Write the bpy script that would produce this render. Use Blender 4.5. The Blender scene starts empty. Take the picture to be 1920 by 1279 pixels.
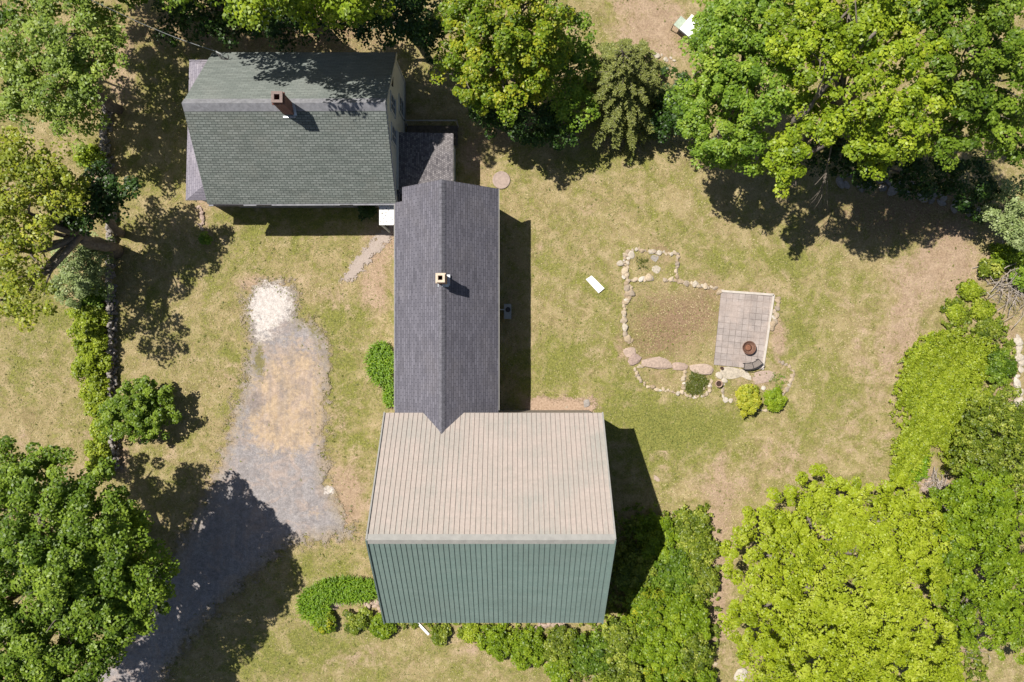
import bpy, math, random
import numpy as np
from mathutils import Vector

scene = bpy.context.scene
COL = scene.collection
random.seed(7)
RNG = np.random.default_rng(7)

# ---------------------------------------------------------------- camera, sky, sun
H = 40.0            # camera height (m); 32 px of the photograph = 1 m on the ground
F = 1280.0
CX, CY = 960.0, 639.5
cam_d = bpy.data.cameras.new('camera')
cam_d.lens = 24.0; cam_d.sensor_width = 36.0
cam_d.clip_start = 0.5; cam_d.clip_end = 2000
cam = bpy.data.objects.new('camera', cam_d); COL.objects.link(cam)
cam.location = (0, 0, H); cam.rotation_euler = (0, 0, 0)
scene.camera = cam

SUN = Vector((-637, 377, 1280)).normalized()
world = bpy.data.worlds.new('World'); scene.world = world
world.use_nodes = True
wn = world.node_tree
bg = wn.nodes['Background']
sky = wn.nodes.new('ShaderNodeTexSky'); sky.sky_type = 'NISHITA'; sky.sun_disc = False
sky.sun_elevation = math.asin(SUN.z)
sky.sun_rotation = math.atan2(SUN.x, SUN.y)
wn.links.new(sky.outputs[0], bg.inputs[0]); bg.inputs[1].default_value = 0.05
sd = bpy.data.lights.new('sun', 'SUN'); sd.energy = 5.0; sd.angle = math.radians(0.5)
sd.color = (1.0, 0.955, 0.88)
so = bpy.data.objects.new('sun', sd); COL.objects.link(so)
so.rotation_euler = (-SUN).to_track_quat('-Z', 'Y').to_euler()
so.location = (0, 0, 60)
scene.view_settings.view_transform = 'Standard'
scene.view_settings.look = 'None'
scene.view_settings.exposure = 0.46
scene.view_settings.gamma = 1.0
scene.cycles.max_bounces = 6
scene.cycles.transparent_max_bounces = 8

# ---------------------------------------------------------------- helpers
def W(px, py, h=0.0):
    k = (H - h) / F
    return Vector(((px - CX) * k, (CY - py) * k, h))
def Rm(rpx, h=0.0): return rpx * (H - h) / F

def tag(o, label=None, cat=None, group=None, kind=None):
    if label: o['label'] = label
    if cat: o['category'] = cat
    if group: o['group'] = group
    if kind: o['kind'] = kind
    return o
def empty(name, loc, label, cat, group=None):
    o = bpy.data.objects.new(name, None); COL.objects.link(o)
    o.location = loc; o.empty_display_size = 0.3
    return tag(o, label, cat, group)

class MB:
    """collects polygons in world coordinates, links them as one mesh"""
    def __init__(s): s.v = []; s.f = []; s.uv = []; s.uvm = False
    def face(s, pts, uv=None):
        i = len(s.v); s.v += [tuple(p) for p in pts]; s.f.append(tuple(range(i, i + len(pts))))
        if uv: s.uvm = True
        s.uv += uv if uv else [(0, 0)] * len(pts)
    def box(s, c, size, rz=0.0, ax=None):
        c = Vector(c); hx, hy, hz = [q / 2 for q in size]
        if ax is None:
            X = Vector((math.cos(rz), math.sin(rz), 0)); Y = Vector((-math.sin(rz), math.cos(rz), 0)); Z = Vector((0, 0, 1))
        else: X, Y, Z = ax
        P = lambda a, b, d: c + X * (a * hx) + Y * (b * hy) + Z * (d * hz)
        s.face([P(-1,-1,-1), P(-1,1,-1), P(1,1,-1), P(1,-1,-1)])
        s.face([P(-1,-1,1), P(1,-1,1), P(1,1,1), P(-1,1,1)])
        s.face([P(-1,-1,-1), P(1,-1,-1), P(1,-1,1), P(-1,-1,1)])
        s.face([P(1,1,-1), P(-1,1,-1), P(-1,1,1), P(1,1,1)])
        s.face([P(-1,1,-1), P(-1,-1,-1), P(-1,-1,1), P(-1,1,1)])
        s.face([P(1,-1,-1), P(1,1,-1), P(1,1,1), P(1,-1,1)])
    def bar(s, a, b, w, h=None):
        a = Vector(a); b = Vector(b); h = h or w
        d = b - a; L = d.length
        if L < 1e-6: return
        X = d / L; up = Vector((0, 0, 1)) if abs(X.z) < 0.95 else Vector((1, 0, 0))
        Y = up.cross(X).normalized(); Z = X.cross(Y)
        s.box((a + b) / 2, (L, w, h), ax=(X, Y, Z))
    def slab(s, pts, t, uvf=None):
        """polygon with thickness t extruded down along its normal"""
        pts = [Vector(p) for p in pts]
        n = (pts[1] - pts[0]).cross(pts[2] - pts[0]).normalized()
        if n.z < 0: pts.reverse(); n = -n
        low = [p - n * t for p in pts]
        s.face(pts, [uvf(p) for p in pts] if uvf else None)
        s.face(list(reversed(low)))
        k = len(pts)
        for i in range(k):
            j = (i + 1) % k
            s.face([pts[i], low[i], low[j], pts[j]])
    def tube(s, path, radii, seg=6, cap=True):
        path = [Vector(p) for p in path]; n = len(path); base = len(s.v)
        for i, p in enumerate(path):
            d = (path[min(i + 1, n - 1)] - path[max(i - 1, 0)])
            d = d.normalized() if d.length > 1e-6 else Vector((0, 0, 1))
            up = Vector((0, 0, 1)) if abs(d.z) < 0.9 else Vector((1, 0, 0))
            u = up.cross(d).normalized(); w = d.cross(u)
            r = radii[i] if hasattr(radii, '__len__') else radii
            for k in range(seg):
                a = 2 * math.pi * k / seg
                s.v.append(tuple(p + u * (r * math.cos(a)) + w * (r * math.sin(a))))
                s.uv.append((0, 0)) if False else None
        for i in range(n - 1):
            for k in range(seg):
                k2 = (k + 1) % seg
                s.f.append((base + i * seg + k, base + i * seg + k2, base + (i + 1) * seg + k2, base + (i + 1) * seg + k))
        if cap:
            s.f.append(tuple(base + k for k in reversed(range(seg))))
            s.f.append(tuple(base + (n - 1) * seg + k for k in range(seg)))
    def lathe(s, c, prof, seg=24, cap=True):
        c = Vector(c); base = len(s.v)
        for (r, z) in prof:
            for k in range(seg):
                a = 2 * math.pi * k / seg
                s.v.append((c.x + r * math.cos(a), c.y + r * math.sin(a), c.z + z))
        for i in range(len(prof) - 1):
            for k in range(seg):
                k2 = (k + 1) % seg
                s.f.append((base + i * seg + k, base + i * seg + k2, base + (i + 1) * seg + k2, base + (i + 1) * seg + k))
        if cap:
            s.f.append(tuple(base + k for k in reversed(range(seg))))
            s.f.append(tuple(base + (len(prof) - 1) * seg + k for k in range(seg)))
    def build(s, name, mat, parent=None, smooth=False, origin=None, bevel=0):
        me = bpy.data.meshes.new(name)
        o = bpy.data.objects.new(name, me); COL.objects.link(o)
        off = Vector((0, 0, 0))
        if parent is not None:
            q = parent
            while q is not None: off += q.location; q = q.parent
            o.parent = parent
        if origin is not None:
            o.location = Vector(origin) - off; off = Vector(origin)
        me.from_pydata([tuple(Vector(v) - off) for v in s.v], [], s.f)
        if s.uvm:
            ul = me.uv_layers.new(name='UVMap')
            flat = []
            it = iter(s.uv)
            for f in s.f:
                for _ in f: flat += list(next(it))
            ul.data.foreach_set('uv', flat)
        me.materials.append(mat)
        if smooth: me.polygons.foreach_set('use_smooth', [True] * len(me.polygons))
        me.update()
        if bevel:
            m = o.modifiers.new('bevel', 'BEVEL'); m.width = bevel; m.segments = 2; m.limit_method = 'ANGLE'
        return o

def np_mesh(name, V, Q, mat, parent=None, attrs=None, off=(0, 0, 0)):
    """fast mesh from numpy; Q is (M,k); attrs: {name: (domain, values)}"""
    me = bpy.data.meshes.new(name)
    V = np.asarray(V, dtype=np.float32) - np.asarray(off, dtype=np.float32)
    Q = np.asarray(Q, dtype=np.int32); M, k = Q.shape
    me.vertices.add(len(V)); me.vertices.foreach_set('co', V.ravel())
    me.loops.add(M * k); me.loops.foreach_set('vertex_index', Q.ravel())
    me.polygons.add(M); me.polygons.foreach_set('loop_start', np.arange(0, M * k, k, dtype=np.int32))
    me.polygons.foreach_set('loop_total', np.full(M, k, dtype=np.int32))
    if attrs:
        for an, (dom, val) in attrs.items():
            a = me.attributes.new(an, 'FLOAT', dom)
            a.data.foreach_set('value', np.asarray(val, dtype=np.float32))
    me.materials.append(mat); me.update(calc_edges=True)
    o = bpy.data.objects.new(name, me); COL.objects.link(o)
    if parent is not None: o.parent = parent
    return o

# ---------------------------------------------------------------- materials
class NT:
    def __init__(s, name, rough=0.8, spec=0.3):
        s.m = bpy.data.materials.new(name); s.m.use_nodes = True
        s.t = s.m.node_tree; s.b = s.t.nodes['Principled BSDF']
        s.b.inputs['Roughness'].default_value = rough
        s.b.inputs['Specular IOR Level'].default_value = spec
        s.out = s.t.nodes['Material Output']
    def n(s, typ, **kw):
        x = s.t.nodes.new(typ)
        for k, v in kw.items():
            if k.startswith('i_'): x.inputs[k[2:].replace('_', ' ')].default_value = v
            else: setattr(x, k, v)
        return x
    def l(s, a, b): s.t.links.new(a, b)
    def pos(s): return s.n('ShaderNodeNewGeometry').outputs['Position']
    def noise(s, scale, detail=4, rough=0.55, vec=None, dist=0.0):
        x = s.n('ShaderNodeTexNoise'); x.inputs['Scale'].default_value = scale
        x.inputs['Detail'].default_value = detail; x.inputs['Roughness'].default_value = rough
        x.inputs['Distortion'].default_value = dist
        s.l(vec if vec is not None else s.pos(), x.inputs['Vector']); return x.outputs['Fac']
    def ramp(s, fac, stops):
        x = s.n('ShaderNodeValToRGB'); e = x.color_ramp.elements
        while len(e) < len(stops): e.new(0.5)
        for i, (p, c) in enumerate(stops):
            e[i].position = p; e[i].color = (c[0], c[1], c[2], 1) if hasattr(c, '__len__') else (c, c, c, 1)
        s.l(fac, x.inputs[0]); return x.outputs[0]
    def mix(s, fac, a, b, mode='MIX'):
        x = s.n('ShaderNodeMix', data_type='RGBA', blend_type=mode)
        for sock, v in ((x.inputs[0], fac), (x.inputs[6], a), (x.inputs[7], b)):
            if hasattr(v, 'links') or hasattr(v, 'is_linked'): s.l(v, sock)
            elif hasattr(v, '__len__'): sock.default_value = (v[0], v[1], v[2], 1)
            else: sock.default_value = v
        return x.outputs[2]
    def math(s, op, a, b=0.0, clamp=False):
        x = s.n('ShaderNodeMath', operation=op, use_clamp=clamp)
        for sock, v in ((x.inputs[0], a), (x.inputs[1], b)):
            if hasattr(v, 'is_linked'): s.l(v, sock)
            else: sock.default_value = v
        return x.outputs[0]
    def math_vec(s, v, off):
        x = s.n('ShaderNodeVectorMath', operation='ADD'); s.l(v, x.inputs[0]); x.inputs[1].default_value = off; return x.outputs[0]
    def attr(s, name): return s.n('ShaderNodeAttribute', attribute_name=name).outputs['Fac']
    def bump(s, h, strength=0.4, dist=0.02):
        x = s.n('ShaderNodeBump'); x.inputs['Strength'].default_value = strength; x.inputs['Distance'].default_value = dist
        s.l(h, x.inputs['Height']); s.l(x.outputs[0], s.b.inputs['Normal'])
    def base(s, c):
        if hasattr(c, 'is_linked'): s.l(c, s.b.inputs['Base Color'])
        else: s.b.inputs['Base Color'].default_value = (c[0], c[1], c[2], 1)

def m_plain(name, c, rough=0.6, var=0.25, scale=6.0, metal=0.0, bump=0.0, spec=0.3):
    n = NT(name, rough, spec); n.b.inputs['Metallic'].default_value = metal
    d = tuple(x * (1 - var) for x in c); l = tuple(min(1, x * (1 + var)) for x in c)
    f = n.noise(scale, 6, 0.65)
    n.base(n.ramp(f, [(0.3, d), (0.7, l)]))
    if bump: n.bump(f, bump, 0.02)
    return n.m

def m_leaf(name, dark, light, accent=None, transl=0.35, rough=0.45):
    n = NT(name, rough, 0.35)
    t = n.attr('tint')
    c = n.ramp(t, [(0.0, dark), (0.55, light), (1.0, accent or light)])
    big = n.noise(0.45, 3)
    c = n.mix(n.ramp(big, [(0.35, 0.0), (0.65, 0.6)]), c, n.mix(0.45, c, dark))
    n.base(c)
    tr = n.n('ShaderNodeBsdfTranslucent'); n.l(n.mix(0.35, c, light), tr.inputs[0])
    mx = n.n('ShaderNodeMixShader'); mx.inputs[0].default_value = transl
    n.l(n.b.outputs[0], mx.inputs[1]); n.l(tr.outputs[0], mx.inputs[2]); n.l(mx.outputs[0], n.out.inputs[0])
    return n.m

def m_shingle(name, c1, c2, mortar, bw, bh, ms=0.012, stain=(0.1, 0.1, 0.1), stain_amt=0.25, hue=None):
    n = NT(name, 0.9, 0.2)
    uv = n.n('ShaderNodeUVMap').outputs[0]
    br = n.n('ShaderNodeTexBrick', offset=0.5, offset_frequency=2)
    br.inputs['Scale'].default_value = 1.0; br.inputs['Mortar Size'].default_value = ms
    br.inputs['Mortar Smooth'].default_value = 0.3; br.inputs['Bias'].default_value = 0.0
    br.inputs['Brick Width'].default_value = bw; br.inputs['Row Height'].default_value = bh
    br.inputs['Color1'].default_value = (*c1, 1); br.inputs['Color2'].default_value = (*c2, 1)
    br.inputs['Mortar'].default_value = (*mortar, 1)
    n.l(uv, br.inputs['Vector'])
    gran = n.noise(60, 3, 0.7)
    c = n.mix(0.5, br.outputs[0], n.mix(1.0, br.outputs[0], n.ramp(gran, [(0.3, 0.62), (0.7, 1.35)]), 'MULTIPLY'))
    # courses differ slightly from patch to patch
    mp = n.n('ShaderNodeMapping'); mp.inputs['Scale'].default_value = (0.5, 5.0, 1); n.l(uv, mp.inputs[0])
    streak = n.noise(1.0, 5, 0.6, mp.outputs[0])
    c = n.mix(1.0, c, n.ramp(streak, [(0.3, 0.82), (0.7, 1.15)]), 'MULTIPLY')
    st = n.noise(0.5, 5, 0.6)
    c = n.mix(n.ramp(st, [(0.5, 0.0), (0.75, stain_amt)]), c, stain)
    n.base(c)
    n.bump(n.mix(0.3, br.outputs['Fac'], gran), 0.5, 0.015)
    n.t.nodes['Bump'].invert = True
    return n.m

def m_metal_roof(name, c, c2, rough, streak_c, streak_amt):
    n = NT(name, rough, 0.45)
    uv = n.n('ShaderNodeUVMap').outputs[0]
    mp = n.n('ShaderNodeMapping'); mp.inputs['Scale'].default_value = (0.35, 1.6, 1); n.l(uv, mp.inputs[0])
    a = n.noise(1.2, 5, 0.6, mp.outputs[0])
    b = n.noise(0.35, 4, 0.6)
    col = n.mix(n.ramp(a, [(0.35, 0.0), (0.7, 1.0)]), c, c2)
    mp2 = n.n('ShaderNodeMapping'); mp2.inputs['Scale'].default_value = (4.5, 0.35, 1); n.l(uv, mp2.inputs[0])
    s2 = n.noise(2.0, 5, 0.65, mp2.outputs[0])
    col = n.mix(n.ramp(s2, [(0.5, 0.0), (0.75, streak_amt)]), col, streak_c)
    col = n.mix(n.ramp(b, [(0.45, 0.0), (0.7, streak_amt * 0.8)]), col, streak_c)
    sx = n.n('ShaderNodeSeparateXYZ'); n.l(uv, sx.inputs[0])
    fr = n.math('FRACT', n.math('MULTIPLY', sx.outputs['Y'], 1.55))
    sc = n.noise(26, 2, 0.5)
    lap = n.math('MULTIPLY', n.ramp(fr, [(0.0, 1.0), (0.05, 0.0), (0.95, 0.0), (1.0, 1.0)]), n.ramp(sc, [(0.4, 0.0), (0.6, 1.0)]))
    col = n.mix(n.math('MULTIPLY', lap, 0.14), col, tuple(x * 0.55 for x in streak_c))
    bl = n.noise(7.0, 5, 0.7)
    col = n.mix(1.0, col, n.ramp(bl, [(0.3, 0.9), (0.7, 1.08)]), 'MULTIPLY')
    n.base(col)
    n.bump(n.noise(2.0, 3, 0.5), 0.35, 0.03)
    return n.m

MAT = {}
MAT['trim'] = m_plain('white_trim', (0.5, 0.51, 0.5), 0.55, 0.1, 8)
MAT['siding'] = None
def m_siding():
    n = NT('clapboard_siding', 0.7, 0.25)
    z = n.n('ShaderNodeSeparateXYZ'); n.l(n.pos(), z.inputs[0])
    fr = n.math('FRACT', n.math('MULTIPLY', z.outputs['Z'], 7.5))
    line = n.ramp(fr, [(0.0, 0.45), (0.12, 0.95), (1.0, 1.0)])
    c = n.ramp(n.noise(2.2, 6, 0.65), [(0.3, (0.50, 0.52, 0.52)), (0.7, (0.62, 0.64, 0.63))])
    n.base(n.mix(1.0, c, line, 'MULTIPLY')); n.bump(fr, 0.5, 0.02); return n.m
MAT['siding'] = m_siding()
MAT['foundation'] = m_plain('fieldstone_foundation', (0.24, 0.22, 0.2), 0.9, 0.4, 3, bump=0.6)
MAT['green_shingle'] = m_shingle('green_grey_shingles', (0.140, 0.158, 0.143), (0.205, 0.222, 0.205), (0.07, 0.08, 0.074), 0.30, 0.125, 0.02, (0.2, 0.19, 0.16), 0.3)
MAT['green_shingle_worn'] = m_shingle('worn_green_grey_shingles', (0.150, 0.168, 0.155), (0.19, 0.208, 0.193), (0.115, 0.13, 0.12), 0.33, 0.15, 0.012, (0.24, 0.24, 0.22), 0.3)
MAT['wing_ridge'] = m_plain('slate_ridge_cap', (0.12, 0.117, 0.135), 0.9, 0.35, 7, bump=0.3)
MAT['ridge_grey'] = m_plain('weathered_ridge_cap', (0.20, 0.20, 0.215), 0.85, 0.25, 5, bump=0.3)
MAT['slate_shingle'] = m_shingle('dark_slate_shingles', (0.108, 0.104, 0.124), (0.152, 0.146, 0.172), (0.072, 0.07, 0.086), 0.36, 0.14, 0.016, (0.18, 0.16, 0.15), 0.2)
MAT['lean_shingle'] = m_shingle('lilac_grey_shingles', (0.20, 0.185, 0.22), (0.27, 0.25, 0.29), (0.13, 0.12, 0.15), 0.35, 0.15, 0.012, (0.3, 0.26, 0.26), 0.3)
MAT['porch_shingle'] = m_shingle('speckled_charcoal_shingles', (0.10, 0.092, 0.10), (0.25, 0.23, 0.235), (0.07, 0.065, 0.07), 0.11, 0.10, 0.008, (0.3, 0.27, 0.25), 0.35)
MAT['metal_tan'] = m_metal_roof('sun_faded_metal_roofing', (0.42, 0.35, 0.31), (0.37, 0.32, 0.28), 0.55, (0.275, 0.285, 0.255), 0.65)
MAT['metal_green'] = m_metal_roof('green_metal_roofing', (0.15, 0.215, 0.195), (0.185, 0.25, 0.228), 0.55, (0.135, 0.17, 0.155), 0.5)
MAT['seam_dark'] = m_plain('roofing_seam_tan', (0.32, 0.265, 0.235), 0.6, 0.2, 4)
MAT['seam_green'] = m_plain('roofing_seam_green', (0.115, 0.16, 0.15), 0.5, 0.2, 4)
MAT['metal_trim'] = m_plain('grey_metal_trim', (0.30, 0.29, 0.27), 0.45, 0.12, 3)
MAT['barn_wall'] = m_plain('weathered_barn_boards', (0.30, 0.26, 0.22), 0.85, 0.3, 4)
MAT['dark'] = m_plain('dark_opening', (0.012, 0.01, 0.01), 0.9, 0.2, 6)
MAT['glass'] = m_plain('window_glass', (0.02, 0.025, 0.03), 0.08, 0.1, 2, spec=0.7)
MAT['flashing'] = m_plain('chimney_flashing', (0.5, 0.53, 0.56), 0.35, 0.15, 8, metal=0.4)
MAT['bark'] = m_plain('grey_brown_bark', (0.16, 0.135, 0.11), 0.9, 0.45, 7, bump=0.7)
MAT['bark_dark'] = m_plain('dark_bark', (0.09, 0.075, 0.06), 0.9, 0.4, 7, bump=0.7)
MAT['deadwood'] = m_plain('bleached_dead_wood', (0.36, 0.31, 0.27), 0.85, 0.3, 8)
MAT['black_metal'] = m_plain('black_metal', (0.045, 0.04, 0.04), 0.5, 0.25, 10)
MAT['rust'] = m_plain('rusted_steel', (0.15, 0.08, 0.055), 0.8, 0.45, 9, bump=0.4)
MAT['rust_dark'] = m_plain('charred_rust', (0.19, 0.085, 0.05), 0.9, 0.5, 14, bump=0.6)
MAT['bench_mesh'] = m_plain('bronze_bench_mesh', (0.20, 0.17, 0.15), 0.6, 0.3, 25, bump=0.4)
MAT['white'] = m_plain('white_paint', (0.82, 0.81, 0.78), 0.5, 0.06, 6)
MAT['pale_board'] = m_plain('bleached_white_board', (0.47, 0.42, 0.37), 0.7, 0.12, 4)
MAT['terracotta'] = m_plain('terracotta_pot', (0.40, 0.27, 0.2), 0.8, 0.2, 12)
MAT['soil'] = m_plain('dark_potting_soil', (0.05, 0.03, 0.022), 1.0, 0.4, 30)
MAT['concrete'] = m_plain('weathered_concrete', (0.33, 0.255, 0.215), 0.9, 0.2, 9, bump=0.3)
MAT['pale_green_paint'] = m_plain('pale_green_panel', (0.36, 0.42, 0.33), 0.6, 0.2, 9)
MAT['utility'] = m_plain('grey_utility_metal', (0.30, 0.31, 0.31), 0.5, 0.15, 6)

def m_brick(name, c1, c2, mortar):
    n = NT(name, 0.9, 0.2)
    br = n.n('ShaderNodeTexBrick'); br.inputs['Scale'].default_value = 1.0
    br.inputs['Brick Width'].default_value = 0.2; br.inputs['Row Height'].default_value = 0.075
    br.inputs['Mortar Size'].default_value = 0.009
    for k, v in (('Color1', c1), ('Color2', c2), ('Mortar', mortar)): br.inputs[k].default_value = (*v, 1)
    g = n.n('ShaderNodeNewGeometry'); sp = n.n('ShaderNodeSeparateXYZ'); n.l(g.outputs['Position'], sp.inputs[0])
    cb = n.n('ShaderNodeCombineXYZ'); n.l(n.math('ADD', sp.outputs['X'], sp.outputs['Y']), cb.inputs[0]); n.l(sp.outputs['Z'], cb.inputs[1])
    n.l(cb.outputs[0], br.inputs['Vector'])
    n.base(n.mix(n.ramp(n.noise(6, 5), [(0.4, 0.0), (0.7, 0.4)]), br.outputs[0], mortar)); return n.m
MAT['brick_red'] = m_brick('red_chimney_brick', (0.15, 0.055, 0.045), (0.2, 0.08, 0.06), (0.24, 0.18, 0.16))
MAT['brick_tan'] = m_brick('tan_chimney_brick', (0.42, 0.21, 0.11), (0.50, 0.27, 0.15), (0.48, 0.38, 0.28))
MAT['cap_tan'] = m_plain('pale_chimney_crown', (0.55, 0.45, 0.34), 0.8, 0.2, 12)
MAT['cap_pink'] = m_plain('pinkish_chimney_crown', (0.2, 0.15, 0.135), 0.8, 0.25, 12)

def m_stone(name, a, b, c):
    n = NT(name, 0.9, 0.2)
    oi = n.n('ShaderNodeObjectInfo').outputs['Random']
    base = n.ramp(oi, [(0.0, a), (0.5, b), (1.0, c)])
    f = n.noise(9, 6, 0.7)
    col = n.mix(1.0, base, n.ramp(f, [(0.3, 0.62), (0.7, 1.2)]), 'MULTIPLY')
    n.base(col); n.bump(f, 0.6, 0.03); return n.m
MAT['stone'] = m_stone('buff_fieldstone', (0.33, 0.25, 0.165), (0.50, 0.405, 0.29), (0.30, 0.245, 0.19))
MAT['stone_pink'] = m_stone('pinkish_ledge_stone', (0.38, 0.28, 0.225), (0.44, 0.34, 0.27), (0.34, 0.25, 0.21))
MAT['stone_white'] = m_stone('whitish_stone', (0.50, 0.44, 0.36), (0.44, 0.38, 0.30), (0.55, 0.50, 0.43))
MAT['stone_grey'] = m_stone('grey_lichen_stone', (0.19, 0.17, 0.155), (0.33, 0.295, 0.265), (0.24, 0.215, 0.20))

# ---------------------------------------------------------------- ground
def m_ground():
    n = NT('dry_lawn', 0.95, 0.1)
    big = n.noise(0.22, 5, 0.6); mid = n.noise(1.3, 6, 0.68, dist=0.6); fine = n.noise(9, 5, 0.75); vf = n.noise(34, 3, 0.8)
    dry = n.ramp(mid, [(0.28, (0.215, 0.166, 0.078)), (0.5, (0.35, 0.275, 0.138)), (0.75, (0.48, 0.385, 0.22))])
    grn = n.ramp(fine, [(0.3, (0.135, 0.145, 0.032)), (0.7, (0.285, 0.28, 0.070))])
    md3 = n.noise(0.7, 7, 0.7, dist=1.0)
    g_amt = n.math('ADD', n.math('MULTIPLY', big, 0.85), n.math('MULTIPLY', n.attr('green'), 0.58))
    g_amt = n.math('ADD', g_amt, n.math('MULTIPLY', n.math('SUBTRACT', md3, 0.5), 2.2))
    g_amt = n.math('ADD', g_amt, n.math('MULTIPLY', n.math('SUBTRACT', mid, 0.5), -1.3))
    g_amt = n.math('ADD', g_amt, n.math('MULTIPLY', n.math('SUBTRACT', fine, 0.5), 0.9))
    c = n.mix(n.ramp(g_amt, [(0.32, 0.0), (0.86, 0.95)]), dry, grn)
    dirt = n.ramp(n.math('ADD', n.math('MULTIPLY', mid, 0.6), n.math('MULTIPLY', fine, 0.4)),
                  [(0.3, (0.31, 0.205, 0.135)), (0.7, (0.50, 0.37, 0.265))])
    pk = n.noise(0.5, 7, 0.72, vec=n.math_vec(n.pos(), (31, 7, 0)), dist=0.8)
    d_amt = n.math('ADD', n.math('ADD', n.attr('dirt'), n.math('MULTIPLY', n.math('SUBTRACT', pk, 0.5), 2.6)), n.math('MULTIPLY', n.math('SUBTRACT', fine, 0.5), 1.1))
    d_amt = n.math('ADD', d_amt, n.math('MULTIPLY', n.math('SUBTRACT', mid, 0.5), 1.1))
    c = n.mix(n.ramp(d_amt, [(0.25, 0.0), (0.75, 0.9)]), c, dirt)
    br = n.ramp(fine, [(0.3, (0.19, 0.12, 0.07)), (0.7, (0.34, 0.23, 0.145))])
    b_amt = n.math('ADD', n.attr('brown'), n.math('MULTIPLY', n.math('SUBTRACT', mid, 0.5), 1.2))
    c = n.mix(n.ramp(b_amt, [(0.25, 0.0), (0.85, 0.9)]), c, br)
    c = n.mix(1.0, c, n.ramp(vf, [(0.28, 0.55), (0.72, 1.42)]), 'MULTIPLY')
    c = n.mix(1.0, c, n.ramp(fine, [(0.28, 0.78), (0.72, 1.2)]), 'MULTIPLY')
    n.base(c); n.bump(n.math('ADD', vf, fine), 0.9, 0.05)
    return n.m

GREEN = [(1255,800,130,45,1.0),(1260,830,100,60,.6),(1035,690,60,60,.7),(1150,580,70,120,.35),(1490,610,40,70,.7),(1110,300,110,30,.6),
 (600,405,90,18,.7),(640,590,50,40,.6),(650,680,45,60,.5),(600,1060,60,35,.5),(1330,480,70,30,.4),(1060,480,50,80,.25),(1440,480,60,35,.3),
 (450,420,50,40,.6),(430,690,50,40,.4),(90,600,60,60,.6),(60,700,40,60,.35),(480,1240,60,40,.7),(590,1200,80,40,.7),(1180,740,40,30,.4),
 (1530,780,120,60,.3),(260,330,40,40,.5),(300,120,50,60,.3),(650,780,50,60,.45),(680,850,50,50,.3),(570,470,60,30,.4),(700,1250,200,40,.3),(1500,500,60,30,.4),
 (1580,740,60,60,.35),(420,540,50,80,.3),(20,530,50,50,.4),(1390,620,70,60,-.3),(1760,900,30,40,.5),(1700,880,30,60,.9),(930,330,60,30,.2)]
DIRT = [(1740,520,70,60,.7),(1660,650,60,110,.5),(1540,850,120,40,.2),(1790,470,50,60,.9),(1625,780,50,80,.25),(1700,600,25,80,.4),(705,500,35,60,.8),(690,560,50,30,.4),
 (880,290,45,30,.7),(890,350,40,30,.3),(1200,20,70,60,.65),(1240,70,60,60,.8),(1050,757,75,10,1.1),(1345,1060,25,160,.75),(1360,930,60,60,.35),(230,130,45,100,.6),(190,330,40,30,.8),(225,860,18,40,.9),
 (660,950,45,55,.85),(650,1230,60,25,.5),(450,770,25,90,.35),(480,535,60,15,.9),(640,870,30,90,.5),(620,560,30,30,.5),(1400,552,60,12,.7),(1460,640,14,45,.9),(1435,712,40,18,.8),
 (1880,700,30,120,.8),(1330,1200,30,90,.6),(850,1210,100,22,.35),(380,390,30,50,.6),(1160,670,15,30,.6),(1280,600,35,40,.35),(140,650,30,90,.3),(160,830,30,60,.3),(30,840,70,50,.4),
 (720,440,50,14,.7),(780,1170,150,14,.4),(1750,920,40,50,.8),(1820,1200,30,60,.8),(1450,870,70,40,.3),(420,1090,40,60,.3),(350,1010,40,40,.3)]
BROWN = [(1255,600,75,60,.95),(1330,560,30,60,.5),(1200,650,60,30,.45),(965,560,25,200,.4),(1230,490,35,18,.4),(1240,712,50,18,.4),(1400,730,40,22,.35),(1240,465,25,8,.6),(1375,990,50,60,.35),
 (110,850,80,30,.25),(900,270,60,20,.3),(1700,400,200,60,.8),(300,50,90,60,.5),(600,60,250,50,.8),(1000,240,200,30,.5),(880,800,300,60,.2)]
def blob(px, py, L):
    r = np.zeros_like(px)
    for (a, b, rx, ry, s) in L:
        r += s * np.exp(-(((px - a) / rx) ** 2 + ((py - b) / ry) ** 2) * 0.9)
    return r
def make_ground():
    cx = np.concatenate([[-900,-400,-200,-120,-80,-60], np.arange(-46, 46.01, 0.25), [60,80,120,200,400,900]])
    cy = np.concatenate([[-900,-400,-200,-120,-80,-50], np.arange(-34, 34.01, 0.25), [50,80,120,200,400,900]])
    X, Y = np.meshgrid(cx, cy); x = X.ravel(); y = Y.ravel()
    px = x * 32 + CX; py = CY - y * 32
    z = 0.02 * np.sin(x * 1.7 + 1) * np.cos(y * 1.3) + 0.015 * np.sin(x * 3.1 + y * 2.3)
    z[(np.abs(x) > 46) | (np.abs(y) > 34)] = 0
    z -= 0.03
    nx, ny = len(cx), len(cy)
    i = np.arange(nx * ny).reshape(ny, nx)
    Q = np.stack([i[:-1, :-1], i[:-1, 1:], i[1:, 1:], i[1:, :-1]], -1).reshape(-1, 4)
    o = np_mesh('ground', np.stack([x, y, z], 1), Q, m_ground(), attrs={
        'green': ('POINT', blob(px, py, GREEN)), 'dirt': ('POINT', blob(px, py, DIRT)), 'brown': ('POINT', blob(px, py, BROWN))})
    o.data.polygons.foreach_set('use_smooth', [True] * len(o.data.polygons))
    tag(o, kind='structure')
make_ground()

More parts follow.
